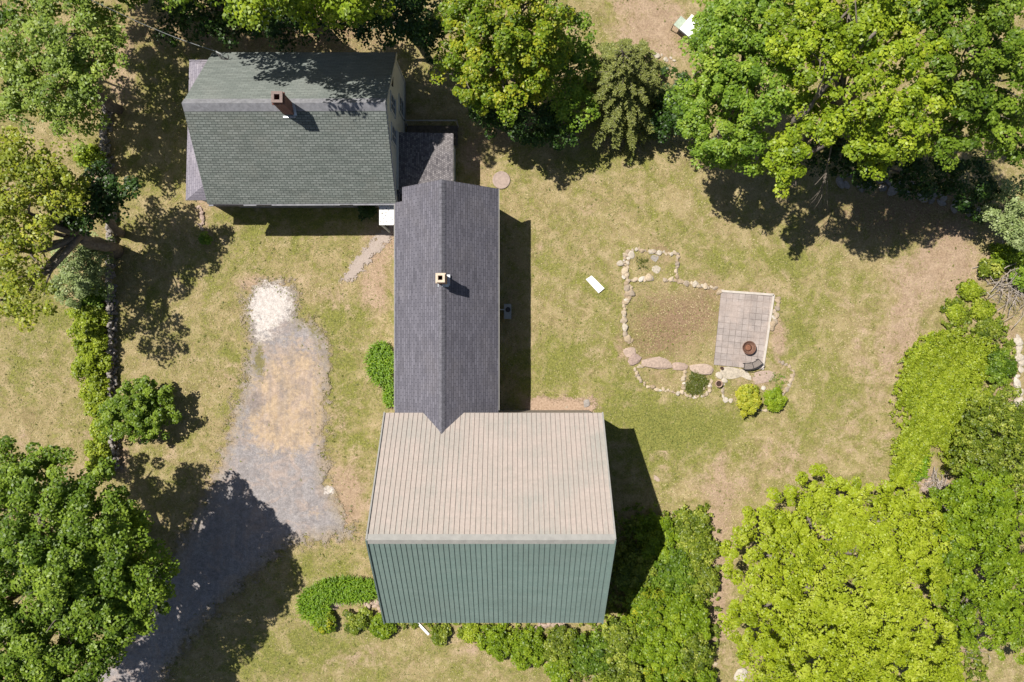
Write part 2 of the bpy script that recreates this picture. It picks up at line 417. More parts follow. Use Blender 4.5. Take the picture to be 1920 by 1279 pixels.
def poly_sd(px, py, P):
    """signed distance in px, positive inside"""
    P = np.asarray(P, float); d = np.full(px.shape, 1e9); ins = np.zeros(px.shape, bool)
    for i in range(len(P)):
        a = P[i]; b = P[(i + 1) % len(P)]; e = b - a
        t = np.clip(((px - a[0]) * e[0] + (py - a[1]) * e[1]) / (e @ e), 0, 1)
        d = np.minimum(d, np.hypot(px - a[0] - t * e[0], py - a[1] - t * e[1]))
        c = ((a[1] <= py) & (b[1] > py)) | ((b[1] <= py) & (a[1] > py))
        xi = a[0] + (py - a[1]) / (b[1] - a[1] + 1e-12) * e[0]
        ins ^= c & (px < xi)
    return np.where(ins, d, -d)
def sheet(name, P, z, mat, margin=44, step=5, attrs=None, amp=0):
    P = np.asarray(P, float)
    gx = np.arange(P[:, 0].min() - margin, P[:, 0].max() + margin + step, step)
    gy = np.arange(P[:, 1].min() - margin, P[:, 1].max() + margin + step, step)
    X, Y = np.meshgrid(gx, gy); d = poly_sd(X, Y, P)
    i = np.arange(X.size).reshape(X.shape)
    Q = np.stack([i[1:, :-1], i[1:, 1:], i[:-1, 1:], i[:-1, :-1]], -1).reshape(-1, 4)
    dd = d.ravel(); keep = dd[Q].max(1) > -margin; Q = Q[keep]
    used = np.unique(Q); rm = np.zeros(X.size, int); rm[used] = np.arange(len(used)); Q = rm[Q]
    px = X.ravel()[used]; py = Y.ravel()[used]; dd = dd[used]
    wx = (px - CX) / 32; wy = (CY - py) / 32
    V = np.stack([wx, wy, np.full(len(px), z)], 1)
    at = {'d': ('POINT', dd / 32)}
    for k, L in (attrs or {}).items(): at[k] = ('POINT', blob(px, py, L))
    o = np_mesh(name, V, Q, mat, attrs=at); return tag(o, kind='structure')
def edge_alpha(n, soft=0.35, scale=2.5):
    """the sheet's ragged edge: it simply ends where the noise says so"""
    d = n.attr('d'); no = n.math('SUBTRACT', n.noise(scale, 6, 0.7), 0.5); nf = n.math('SUBTRACT', n.noise(16, 4, 0.8), 0.5)
    v = n.math('ADD', d, n.math('ADD', n.math('MULTIPLY', no, soft * 3), n.math('MULTIPLY', nf, soft * 2.4)))
    n.l(n.math('GREATER_THAN', v, 0.0), n.b.inputs['Alpha'])

def m_gravel():
    n = NT('gravel_driveway', 0.95, 0.15)
    fine = n.noise(14, 5, 0.75); vf = n.noise(40, 3, 0.8); mid = n.noise(0.9, 6, 0.65, dist=0.5); md2 = n.noise(2.6, 6, 0.7)
    c = n.ramp(fine, [(0.28, (0.215, 0.20, 0.202)), (0.72, (0.42, 0.385, 0.38))])
    sand = n.ramp(md2, [(0.3, (0.42, 0.295, 0.175)), (0.7, (0.58, 0.43, 0.275))])
    s = n.math('ADD', n.attr('sand'), n.math('ADD', n.math('MULTIPLY', n.math('SUBTRACT', md2, 0.5), 2.0), n.math('MULTIPLY', n.math('SUBTRACT', fine, 0.5), 0.8)))
    c = n.mix(n.ramp(s, [(0.35, 0.0), (0.8, 0.85)]), c, sand)
    pinkn = n.noise(0.8, 7, 0.75, dist=1.2)
    c = n.mix(n.ramp(pinkn, [(0.48, 0.0), (0.60, 0.6)]), c, (0.45, 0.345, 0.285))
    c = n.mix(n.ramp(n.noise(1.7, 7, 0.8, vec=n.math_vec(n.pos(), (11, 3, 5))), [(0.49, 0.0), (0.64, 0.6)]), c, (0.19, 0.17, 0.17))
    rim = n.math('SUBTRACT', 0.85, n.math('MULTIPLY', n.attr('d'), 0.95), True)
    c = n.mix(n.math('MULTIPLY', rim, n.ramp(md2, [(0.35, 0.45), (0.6, 1.0)])), c, n.ramp(fine, [(0.3, (0.25, 0.19, 0.10)), (0.7, (0.42, 0.33, 0.20))]))
    mpt = n.n('ShaderNodeMapping'); mpt.inputs['Scale'].default_value = (1.6, 0.16, 1); mpt.inputs['Rotation'].default_value = (0, 0, 0.06); n.l(n.pos(), mpt.inputs[0])
    trk = n.noise(1.0, 6, 0.7, mpt.outputs[0], 0.4)
    c = n.mix(n.ramp(trk, [(0.48, 0.0), (0.6, 0.35)]), c, (0.25, 0.22, 0.21))
    c = n.mix(n.ramp(trk, [(0.3, 0.4), (0.44, 0.0)]), c, (0.50, 0.43, 0.38))
    w = n.math('ADD', n.attr('white'), n.math('ADD', n.math('MULTIPLY', n.math('SUBTRACT', md2, 0.5), 2.0), n.math('MULTIPLY', n.math('SUBTRACT', fine, 0.5), 0.8)))
    c = n.mix(n.ramp(w, [(0.35, 0.0), (0.7, 0.97)]), c, n.ramp(fine, [(0.3, (0.48, 0.41, 0.365)), (0.62, (0.68, 0.63, 0.59))]))
    g = n.math('ADD', n.attr('weed'), n.math('ADD', n.math('MULTIPLY', n.math('SUBTRACT', md2, 0.5), 1.8), n.math('MULTIPLY', n.math('SUBTRACT', fine, 0.5), 1.4)))
    c = n.mix(n.ramp(g, [(0.45, 0.0), (0.7, 0.9)]), c, n.ramp(vf, [(0.3, (0.13, 0.12, 0.04)), (0.7, (0.26, 0.23, 0.10))]))
    k = n.math('ADD', n.attr('dark'), n.math('MULTIPLY', n.math('SUBTRACT', md2, 0.5), 2.0))
    c = n.mix(n.ramp(k, [(0.45, 0.0), (0.9, 0.6)]), c, (0.17, 0.155, 0.16))
    c = n.mix(1.0, c, n.ramp(vf, [(0.28, 0.58), (0.72, 1.38)]), 'MULTIPLY')
    c = n.mix(1.0, c, n.ramp(n.noise(4.5, 6, 0.75), [(0.3, 0.72), (0.7, 1.2)]), 'MULTIPLY')
    n.base(c); n.bump(n.math('ADD', vf, fine), 0.8, 0.04); edge_alpha(n, 1.15, 1.6); return n.m
DRIVE = [(462,548),(480,531),(540,528),(556,548),(560,590),(604,612),(618,660),(612,760),(610,830),(614,900),(642,960),(672,1002),(600,1012),(535,1026),(490,1066),(420,1130),(355,1200),(310,1270),(290,1400),(20,1400),(110,1300),(190,1240),(262,1150),(320,1050),(372,950),(405,880),(430,800),(455,720),(466,640),(461,590)]
sheet('driveway', DRIVE, 0.022, m_gravel(), attrs={
    'sand': [(540,800,75,48,1.3),(530,720,60,50,.9),(560,660,50,40,.5),(585,735,25,60,.4),(590,960,25,15,.5),(500,1020,60,14,.3),(430,820,14,60,.4),(490,640,20,50,.4)],
    'white': [(507,570,40,42,1.15),(490,625,22,30,.4),(470,690,18,30,.25),(618,918,9,9,1.2),(470,760,20,30,.1)],
    'weed': [(487,680,14,36,.9),(590,570,40,40,.6),(600,640,20,50,.45),(545,612,50,14,.35),(600,760,14,60,.4)],
    'dark': [(480,755,24,30,.9),(575,780,30,14,.8),(545,660,12,30,.5),(380,970,60,40,.2)]})
def m_path():
    n = NT('worn_path', 0.95, 0.1)
    f = n.noise(12, 6, 0.75)
    n.base(n.ramp(f, [(0.3, (0.29, 0.235, 0.20)), (0.7, (0.41, 0.345, 0.305))])); n.bump(f, 0.5, 0.02); edge_alpha(n, 0.4); return n.m
sheet('path', [(716,432),(742,434),(722,458),(690,492),(664,526),(640,526),(662,492),(690,462)], 0.020, m_path(), step=3)
def m_soil_strip():
    n = NT('bare_garden_soil', 0.95, 0.1)
    f = n.noise(10, 6, 0.75)
    n.base(n.ramp(f, [(0.3, (0.24, 0.16, 0.105)), (0.7, (0.46, 0.34, 0.25))])); n.bump(f, 0.7, 0.03); edge_alpha(n, 0.6); return n.m
sheet('soil', [(988,752),(1010,744),(1038,750),(1066,745),(1090,752),(1110,747),(1120,760),(1112,776),(985,778)], 0.018, m_soil_strip(), step=3)

# grass tufts and blades over the lawn (stuff)
def m_grass():
    n = NT('grass_blades', 0.8, 0.1)
    t = n.attr('tint')
    n.base(n.ramp(t, [(0.0, (0.10, 0.13, 0.03)), (0.35, (0.22, 0.22, 0.07)), (0.65, (0.36, 0.30, 0.15)), (1.0, (0.50, 0.42, 0.25))])); return n.m
def lawn_blades():
    N = 260000
    x = RNG.uniform(-32, 32, N); y = RNG.uniform(-22, 22, N)
    px = x * 32 + CX; py = CY - y * 32
    ok = poly_sd(px, py, DRIVE) < -2
    ok |= (RNG.random(N) < 0.03)
    for P in ([(1352,545),(1450,552),(1428,692),(1338,683)], [(400,150),(745,150),(745,395),(400,395)], [(735,380),(935,380),(935,775),(735,775)], [(750,775),(1110,775),(1110,1110),(750,1110)]):
        ok &= poly_sd(px, py, P) < 0
    g = blob(px, py, GREEN); d = blob(px, py, DIRT)
    ok &= RNG.random(N) > np.clip(d * 0.9, 0, 0.9)
    x, y, g = x[ok], y[ok], g[ok]; n = len(x)
    a = RNG.uniform(0, 2 * np.pi, n); L = RNG.uniform(0.05, 0.13, n); w = RNG.uniform(0.012, 0.03, n); hh = RNG.uniform(0.02, 0.07, n)
    V = np.zeros((n, 3, 3)); z0 = -0.03 + 0.02 * np.sin(x * 1.7 + 1) * np.cos(y * 1.3) + 0.015 * np.sin(x * 3.1 + y * 2.3)
    V[:, 0] = np.stack([x - np.sin(a) * w, y + np.cos(a) * w, z0], 1)
    V[:, 1] = np.stack([x + np.sin(a) * w, y - np.cos(a) * w, z0], 1)
    V[:, 2] = np.stack([x + np.cos(a) * L, y + np.sin(a) * L, z0 + hh], 1)
    big = np.sin(x * .9 + 2) * np.cos(y * 1.1) * .12
    tint = np.clip(RNG.normal(0.55, 0.2, n) - g * 0.4 + big, 0, 1)
    o = np_mesh('grass', V.reshape(-1, 3), np.arange(n * 3).reshape(n, 3), m_grass(), attrs={'tint': ('FACE', tint)})
    tag(o, 'short half-dry grass scattered over the lawn', 'grass', kind='stuff')
lawn_blades()

# ---------------------------------------------------------------- stones
def stone_mesh(seed, flat=0.55, rough=0.22):
    import bmesh
    r = random.Random(seed)
    bm = bmesh.new(); bmesh.ops.create_icosphere(bm, subdivisions=2, radius=0.5)
    ph = [r.uniform(0, 6.28) for _ in range(6)]
    cuts = [(Vector((r.gauss(0, 1), r.gauss(0, 1), r.gauss(0, 0.6))).normalized(), r.uniform(0.30, 0.42)) for _ in range(7)]
    for v in bm.verts:
        p = v.co; k = 1 + rough * (math.sin(p.x * 5 + ph[0]) * math.cos(p.y * 6 + ph[1]) * 0.5 + 0.4 * math.sin(p.z * 7 + ph[2]))
        q = p * k
        for nrm, dd in cuts:
            e = q.dot(nrm) - dd
            if e > 0: q = q - nrm * (e * 0.85)
        v.co = Vector((q.x, q.y, q.z * flat))
    zmin = min(v.co.z for v in bm.verts)
    for v in bm.verts: v.co.z -= zmin * 0.72
    me = bpy.data.meshes.new('stone'); bm.to_mesh(me); bm.free(); return me
SM = {}
for mk in ('stone', 'stone_pink', 'stone_white', 'stone_grey'):
    SM[mk] = []
    for i in range(6):
        me = stone_mesh(i * 11 + len(SM) * 101); me.materials.append(MAT[mk]); SM[mk].append(me)
srnd = random.Random(5)
def stone(px, py, sx, sy, label, mk='stone', rz=None, hz=None, group=None, cat='stone', z=-0.032, name='fieldstone'):
    o = bpy.data.objects.new(name, srnd.choice(SM[mk])); COL.objects.link(o)
    p = W(px, py); o.location = (p.x, p.y, z)
    o.rotation_euler = (0, 0, srnd.uniform(0, 6.28) if rz is None else rz)
    o.scale = (sx / 32 * 1.15, sy / 32 * 1.15, (hz or min(sx, sy) / 32 * 1.1))
    return tag(o, label, cat, group)
def run(pts, spacing, size, label, group, mk='stone', jitter=1.5, rows=1):
    pts = [Vector((a, b)) for a, b in pts]; spacing *= 0.85; size *= 1.1 if size < 10 else 1.0
    for i in range(len(pts) - 1):
        a, b = pts[i], pts[i + 1]; L = (b - a).length; n = max(1, round(L / spacing))
        nn = (b - a).normalized(); perp = Vector((-nn.y, nn.x))
        for k in range(n):
            for r in range(rows):
                t = (k + srnd.uniform(0.2, 0.8)) / n
                p = a + (b - a) * t + perp * ((r - (rows - 1) / 2) * size * 0.9 + srnd.uniform(-jitter, jitter))
                s = size * srnd.uniform(0.65, 1.45)
                m = mk if srnd.random() > 0.15 else 'stone_white' if mk == 'stone' else mk
                stone(p.x, p.y, s, s * srnd.uniform(0.5, 0.95), label, m, group=group)
run([(1174,471),(1200,469),(1228,472),(1272,476)], 5.6, 6.5, 'small buff stone in the far edging row of the little square bed', 'stones along the top of the little square bed', jitter=2)
run([(1271,477),(1269,500),(1268,520)], 5.5, 6, 'small buff stone in the right-hand edging row of the little square bed', 'stones along the right side of the little square bed')
run([(1175,474),(1173,495),(1172,522)], 5.2, 7, 'buff stone in the left-hand double edging row of the little square bed', 'stones along the left side of the little square bed', rows=2)
run([(1172,526),(1200,523),(1224,521)], 7, 9, 'buff stone in the row between the little square bed and the big brown bed', 'stones between the two beds')
run([(1244,525),(1270,526),(1290,531),(1342,541)], 6.5, 8, 'buff stone in the row running from the little bed to the patio corner', 'stones running towards the patio corner')
run([(1172,530),(1178,545),(1171,570),(1169,605),(1172,634),(1184,640)], 6.5, 9.5, 'rounded buff stone in the left-hand edge of the big brown bed', 'stones along the left side of the big brown bed')
run([(1181,532),(1184,548),(1175,566)], 7, 8.5, 'buff stone on the inner side of the big brown bed\'s left corner', 'stones inside the big bed corner')
run([(1188,689),(1196,708),(1212,723),(1240,731),(1282,738)], 5.5, 6.5, 'small pale stone in the curved front edging of the lower left bed', 'stones along the curved lower left bed', jitter=2)
run([(1282,738),(1307,745),(1326,739),(1333,722),(1334,712)], 5.3, 6.5, 'small pale stone curving below the bright green mat plant', 'stones around the green mat plant', jitter=2)
run([(1286,696),(1281,712),(1282,730)], 6, 7, 'pale stone left of the bright green mat plant', 'stones left of the green mat plant')
run([(1194,690),(1208,684)], 7, 7, 'small pale stone at the top left end of the lower left bed', 'stones at the lower left bed end')
run([(1358,718),(1355,735),(1358,748)], 6.5, 6.5, 'small pale stone in the left edge of the shrub bed', 'stones left of the yellow shrub')
run([(1414,765),(1428,770),(1446,768)], 5.5, 6, 'small pale stone in front of the two bed shrubs', 'stones in front of the shrub bed')
run([(1462,752),(1474,732),(1484,712),(1488,698),(1480,686),(1460,678)], 5.8, 6.5, 'small buff stone in the curved right edge of the shrub bed', 'stones along the right of the shrub bed', jitter=2)
run([(1458,555),(1456,575),(1452,598),(1449,618)], 7.5, 9, 'buff stone beside the right edge of the paved patio', 'stones beside the patio', jitter=3)
stone(1162,494,12,12,'round whitish stone standing alone left of the little square bed','stone_white',hz=0.3)
stone(1349,548,17,9,'long tan stone at the upper left corner of the patio','stone',rz=0.5,hz=0.3)
stone(1171,509,12,15,'large tan stone midway up the left edge of the little square bed','stone',hz=0.3)
stone(1184,478,14,14,'pale mottled stone at the top left corner of the little square bed','stone_white',hz=0.25)
stone(1190,674,24,22,'rounded pinkish boulder at the lower left corner of the big bed','stone_pink',rz=0.6,hz=0.35)
stone(1180,660,26,22,'flat brown boulder sunk in the grass left of the big bed','stone_pink',rz=0.2,hz=0.2)
stone(1233,682,54,23,'long pale ledge stone forming the front edge of the big bed','stone_pink',rz=-0.08,hz=0.4)
stone(1273,687,30,16,'short pale ledge stone right of the long ledge stone','stone_pink',rz=-0.1,hz=0.35)
stone(1316,693,46,24,'broad pale ledge stone above the bright green mat plant','stone_pink',rz=-0.2,hz=0.38)
stone(1370,700,46,24,'wide whitish slab stone below the patio','stone_white',rz=-0.15,hz=0.14)
stone(1395,702,32,14,'pointed whitish slab stone right of the wide slab','stone_white',rz=-0.6,hz=0.12)
stone(1429,707,42,24,'flat pinkish stone sunk in the soil behind the shrub bed','stone_pink',rz=0.15,hz=0.1)
stone(1348,704,12,15,'upright white stone at the tip of the wide slab','stone_white',hz=0.3)
stone(1358,713,12,10,'white oval stone right of the round clay pot','stone_white',hz=0.25)
stone(1360,750,10,10,'round white stone at the lower left of the shrub bed','stone_white',hz=0.25)
stone(1370,751,9,9,'small white stone touching the yellow shrub','stone_white',hz=0.22)
stone(1431,728,8,8,'single white stone above the round shrub','stone_white',hz=0.2)
stone(1303,722,9,9,'pale stone in the middle of the bright green mat plant','stone',hz=0.22)
stone(1319,728,6,6,'tiny pale stone at the right edge of the green mat plant','stone',hz=0.22)
stone(1228,484,13,15,'lilac-grey stepping stone in the little square bed, the farther one','stone_grey',hz=0.06)
stone(1231,505,16,15,'pale grey stepping stone in the little square bed, the nearer one','stone_white',hz=0.06)
stone(1224,472,9,8,'pale grey stone in the top row above the stepping stones','stone_white',hz=0.2)
stone(1231,897,15,9,'flat pinkish stone in the grass beyond the barn shadow','stone_pink',hz=0.1)
stone(618,919,13,17,'bright white stone lying on the gravel driveway','stone_white',hz=0.12)
stone(726,906,5,5,'tiny white stone in the grass beside the barn','stone_white',hz=0.1)
stone(1100,757,17,13,'grey ringed stone on the soil strip behind the barn','stone_grey',hz=0.25)
stone(1062,764,8,6,'small tan stone under the barn eave','stone',hz=0.15)
stone(1388,1264,28,24,'pale boulder at the foot of the bright yellow-green tree','stone_white',hz=0.4)
stone(1342,1246,8,7,'small tan stone on the brown strip near the bottom','stone',hz=0.1)
run([(1905,628),(1908,660),(1912,700),(1906,730),(1914,760)], 15, 17, 'big pale boulder in the rubble at the right edge', 'boulders at the right edge', mk='stone_white', jitter=5)
run([(1560,335),(1640,345),(1700,350),(1760,372),(1850,400)], 27, 17, 'grey shaded boulder in the tumbled wall under the big maples', 'boulders of the tumbled wall', mk='stone_grey', jitter=6, rows=2)
run([(608,1134),(632,1137),(648,1134)], 8, 12, 'pale boulder between the ferns left of the barn', 'boulders among the ferns', mk='stone_pink', jitter=4)
run([(682,1134),(712,1132),(716,1150)], 7, 13, 'pinkish rubble stone against the barn\'s lower left corner', 'rubble at the barn corner', mk='stone_pink', jitter=5)
run([(1000,1176),(1026,1172),(1062,1170)], 9, 10, 'pinkish stone under the barn\'s lower eave', 'stones under the barn eave', mk='stone_pink', jitter=3)
run([(1720,900),(1740,915),(1730,850)], 9, 10, 'pale rock beside the dead stump', 'rocks beside the dead stump', mk='stone_pink', jitter=6)
run([(1225,103),(1268,112)], 7, 7, 'pinkish white rock in the row under the white table', 'rocks near the white table', mk='stone_white', jitter=5)
run([(165,328),(205,322)], 6, 8, 'pinkish loose rock where the stone wall breaks at the upper left', 'rocks at the wall gap', mk='stone_pink', jitter=8, rows=2)
run([(372,385),(382,408),(376,432)], 8, 8, 'brown edging stone near the lean-to corner', 'stones near the lean-to corner', mk='stone_pink', jitter=3)

# dry-stone wall at the left: one thing, its stones are the pattern
def dry_wall(pts, label, w=0.42, h=0.55, n=240):
    Vs, Qs = [], []; off = 0; rr = random.Random(3)
    base = [np.array([v.co[:] for v in me.vertices]) for me in SM['stone_grey']]
    tri = [np.array([p.vertices[:] for p in me.polygons]) for me in SM['stone_grey']]
    segs = [(Vector(pts[i]), Vector(pts[i + 1])) for i in range(len(pts) - 1)]
    Ls = [(b - a).length for a, b in segs]
    for i in range(n):
        k = rr.choices(range(len(segs)), Ls)[0]; a, b = segs[k]; p = a + (b - a) * rr.random()
        q = W(p.x, p.y); t = rr.randrange(6); s = rr.uniform(0.14, 0.30); an = rr.uniform(0, 6.28)
        B = base[t] * np.array([s * rr.uniform(.8, 1.3), s, s * 0.9]); c, sn = math.cos(an), math.sin(an)
        B = B @ np.array([[c, sn, 0], [-sn, c, 0], [0, 0, 1]])
        lvl = rr.random()
        B = B + np.array([q.x + rr.uniform(-w, w) / 2 * (1.25 - lvl), q.y + rr.uniform(-.1, .1), lvl * h - 0.05])
        Vs.append(B); Qs.append(tri[t] + off); off += len(B)
    o = np_mesh('stone_wall', np.concatenate(Vs), np.concatenate(Qs), MAT['stone_grey'])
    tag(o, label, 'stone wall')
dry_wall([(205,200),(198,270),(207,330),(213,400),(210,470),(212,560),(214,640),(213,740),(218,830),(222,880)], 'low tumbled dry-stone wall running beside the hedge on the left', n=900)

# ---------------------------------------------------------------- foliage
def unit(n):
    v = RNG.normal(size=(n, 3)); return v / np.linalg.norm(v, axis=1)[:, None]
def leaves(C, R, n_per, size, up=0.7, flat=0.75, tint_mu=0.5, shell=0.5):
    """leaf quads round clump centres C (K,3) with radii R (K,)"""
    K = len(C); c = np.repeat(C, n_per, 0); r = np.repeat(R, n_per); n = len(c)
    d = unit(n); d[:, 2] = np.where(d[:, 2] < -0.25, -d[:, 2], d[:, 2])
    rad = (shell + (1 - shell) * RNG.random(n)) * r
    p = c + d * rad[:, None] * np.array([1, 1, flat])
    nr = d * 0.55 + np.array([0, 0, up]) + unit(n) * 0.55
    nr /= np.linalg.norm(nr, axis=1)[:, None]
    t = np.cross(nr, unit(n)); t /= np.linalg.norm(t, axis=1)[:, None] + 1e-9
    b = np.cross(nr, t)
    s = size * RNG.uniform(0.65, 1.35, n)[:, None]
    V = np.stack([p - t * s * 0.5, p + b * s * 0.36 + nr * s * 0.10, p + t * s * 0.55, p - b * s * 0.36 + nr * s * 0.10], 1)
    ct = np.repeat(RNG.normal(0, 0.17, K), n_per)
    tint = np.clip(RNG.normal(tint_mu, 0.16, n) + ct, 0, 1)
    return V.reshape(-1, 3), tint
def clumps(lobes, spacing, rad, inner=0.5, zcut=-0.35, rough=0.16):
    C, R = [], []
    for (c, rx, ry, rz) in lobes:
        area = 2 * math.pi * ((rx * ry + rx * rz + ry * rz) / 3) * 1.3
        n = max(5, int(area / spacing ** 2))
        d = unit(n * 2); d = d[d[:, 2] > zcut][:n]
        ph = RNG.uniform(0, 6.28, 4)
        wob = 1 + rough * (np.sin(d[:, 0] * 4 + ph[0]) * np.cos(d[:, 1] * 4.5 + ph[1]) + 0.6 * np.sin(d[:, 2] * 6 + d[:, 0] * 5 + ph[2]))
        k = wob * RNG.uniform(0.86, 1.04, len(d))
        P = c + d * k[:, None] * np.array([rx, ry, rz]); C.append(P)
        R.append(rad * RNG.uniform(0.65, 1.35, len(P)))
        m = int(n * inner); d2 = unit(m)
        P2 = c + d2 * (RNG.uniform(0.25, 0.78, m))[:, None] * np.array([rx, ry, rz]); C.append(P2); R.append(rad * RNG.uniform(0.8, 1.4, m))
    C = np.concatenate(C); R = np.concatenate(R)
    C[:, 2] = np.maximum(C[:, 2], 0.12)
    g = np.sin(C[:, 0] * 2.3 + 1.1 * np.sin(C[:, 1] * 1.9)) * np.cos(C[:, 1] * 2.1 + 0.7) + 0.5 * np.sin(C[:, 0] * 5.1 + C[:, 1] * 4.3)
    keep = ~((g > 0.75) & (RNG.random(len(C)) < 0.75)) & (RNG.random(len(C)) > 0.05)
    C, R = C[keep], R[keep]
    return C, R
def lobe(px, py, h, r, rz=None, ry=None):
    c = W(px, py, h); rr = Rm(r, h)
    return (np.array(c), rr, rr if ry is None else Rm(ry, h), rr * 0.75 if rz is None else rz)

def limb(mb, a, b, r0, r1, bend=0.12, seg=6, n=5, rr=random):
    a = Vector(a); b = Vector(b); L = (b - a).length; pts = []; rad = []
    off = Vector((rr.gauss(0, 1), rr.gauss(0, 1), rr.gauss(0.4, 0.6))) * L * bend
    for i in range(n + 1):
        t = i / n; q = a.lerp(b, t) + off * math.sin(math.pi * t) + Vector((rr.gauss(0, 1), rr.gauss(0, 1), rr.gauss(0, 1))) * L * 0.012
        pts.append(q); rad.append(r0 + (r1 - r0) * t)
    mb.tube(pts, rad, seg); return pts
def tree(name, base, lobes, leafm, label, cat='tree', group=None, trunk_r=0.25, bark='bark', spacing=0.62, rad=0.5,
         n_leaf=85, size=0.17, inner=0.3, limbs=18, lean=None, zcut=-0.35, rough=0.16, tint_mu=0.5, extra=None, up=0.7, flat=0.75):
    b = W(*base); b.z = -0.05
    root = empty(name, b, label, cat, group)
    rr = random.Random(int(base[0] * 7 + base[1]))
    C, R = clumps(lobes, spacing, rad, inner, zcut, rough)
    V, t = leaves(C, R, n_leaf, size, tint_mu=tint_mu, up=up, flat=flat, shell=0.7)
    np_mesh('crown', V, np.arange(len(V)).reshape(-1, 4), leafm, root, {'tint': ('FACE', t)}, off=b)
    mb = MB()
    cen = sum((Vector(l[0]) for l in lobes), Vector()) / len(lobes)
    zt = min(l[0][2] - l[3] * 0.35 for l in lobes)
    top = Vector((b.x + (cen.x - b.x) * 0.6, b.y + (cen.y - b.y) * 0.6, max(0.6, zt * 0.85))) if lean is None else Vector(lean)
    limb(mb, b, top, trunk_r * 1.25, trunk_r * 0.8, 0.03, 9, 6, rr)
    for l in lobes:
        c = Vector(l[0]); c.z -= l[3] * 0.1
        pts = limb(mb, top, c, trunk_r * 0.62, trunk_r * 0.2, 0.08, 7, 5, rr)
        k = max(3, int(limbs / len(lobes))) if limbs else 0
        for j in range(k):
            d = Vector(unit(1)[0]); d.z = abs(d.z) * 0.8
            e = Vector(l[0]) + Vector((d.x * l[1], d.y * l[2], d.z * l[3])) * rr.uniform(0.75, 0.95)
            s = pts[rr.randrange(2, 6)]
            limb(mb, s, e, trunk_r * 0.2, trunk_r * 0.05, 0.07, 5, 4, rr)
    if extra: extra(mb, top, rr)
    mb.build('trunk', MAT[bark], root, smooth=True)
    return root
def shrub(name, px, py, r, h, leafm, label, cat='shrub', group=None, ry=None, n_leaf=60, size=0.12, spacing=0.34, rad=0.24, rough=0.38, inner=0.35, lobes_n=5, tint_mu=0.5):
    b = W(px, py); b.z = -0.03
    root = empty(name, b, label, cat, group)
    ry = ry or r; rr = random.Random(int(px * 3 + py)); L = []
    rx_, ry_ = r / 32, ry / 32
    L.append((np.array([b.x, b.y, h * 0.45]), rx_ * 0.72, ry_ * 0.72, h * 0.55))
    for i in range(lobes_n):
        a = 6.283 * i / lobes_n + rr.uniform(-.4, .4); q = rr.uniform(0.38, 0.6)
        L.append((np.array([b.x + math.cos(a) * rx_ * q, b.y + math.sin(a) * ry_ * q, h * rr.uniform(0.3, 0.55)]), rx_ * rr.uniform(.35, .55), ry_ * rr.uniform(.35, .55), h * rr.uniform(0.35, 0.5)))
    C, R = clumps(L, spacing, rad, inner, -0.3, rough)
    V, t = leaves(C, R, n_leaf, size, tint_mu=tint_mu)
    np_mesh('foliage', V, np.arange(len(V)).reshape(-1, 4), leafm, root, {'tint': ('FACE', t)}, off=b)
    mb = MB()
    for l in L: limb(mb, b, l[0], 0.035, 0.012, 0.08, 5, 3, rr)
    mb.build('stem', MAT['bark_dark'], root)
    return root
def cover(name, P, leafm, label, cat, n=9000, size=0.13, h=0.25, hole=0.35, kind='stuff', tint_mu=0.5):
    """low ground cover scattered inside a polygon"""
    P = np.asarray(P, float); lo = P.min(0); hi = P.max(0)
    K = n // 14
    px = RNG.uniform(lo[0] - 8, hi[0] + 8, K * 3); py = RNG.uniform(lo[1] - 8, hi[1] + 8, K * 3)
    d = poly_sd(px, py, P) + RNG.normal(0, 2.5 if n < 8000 else 11, K * 3) + 9 * np.sin(px * .06 + py * .045) * (n > 8000)
    nz = np.sin(px * .09 + 1.3) * np.cos(py * .11) + 0.6 * np.sin(px * .21 + py * .17)
    ok = (d > 0) & (RNG.random(K * 3) > hole * (0.5 + 0.5 * nz)); px, py = px[ok][:K], py[ok][:K]; nz = nz[ok][:K]
    hz = h * (0.5 + 0.5 * RNG.random(len(px)) + 0.25 * nz)
    C = np.stack([(px - CX) / 32, (CY - py) / 32, np.maximum(hz, 0.03)], 1)
    V, t = leaves(C, np.full(len(C), 0.16), 14, size, tint_mu=tint_mu, shell=0.2)
    o = np_mesh(name, V, np.arange(len(V)).reshape(-1, 4), leafm, None, {'tint': ('FACE', t)})
    return tag(o, label, cat, kind=kind)

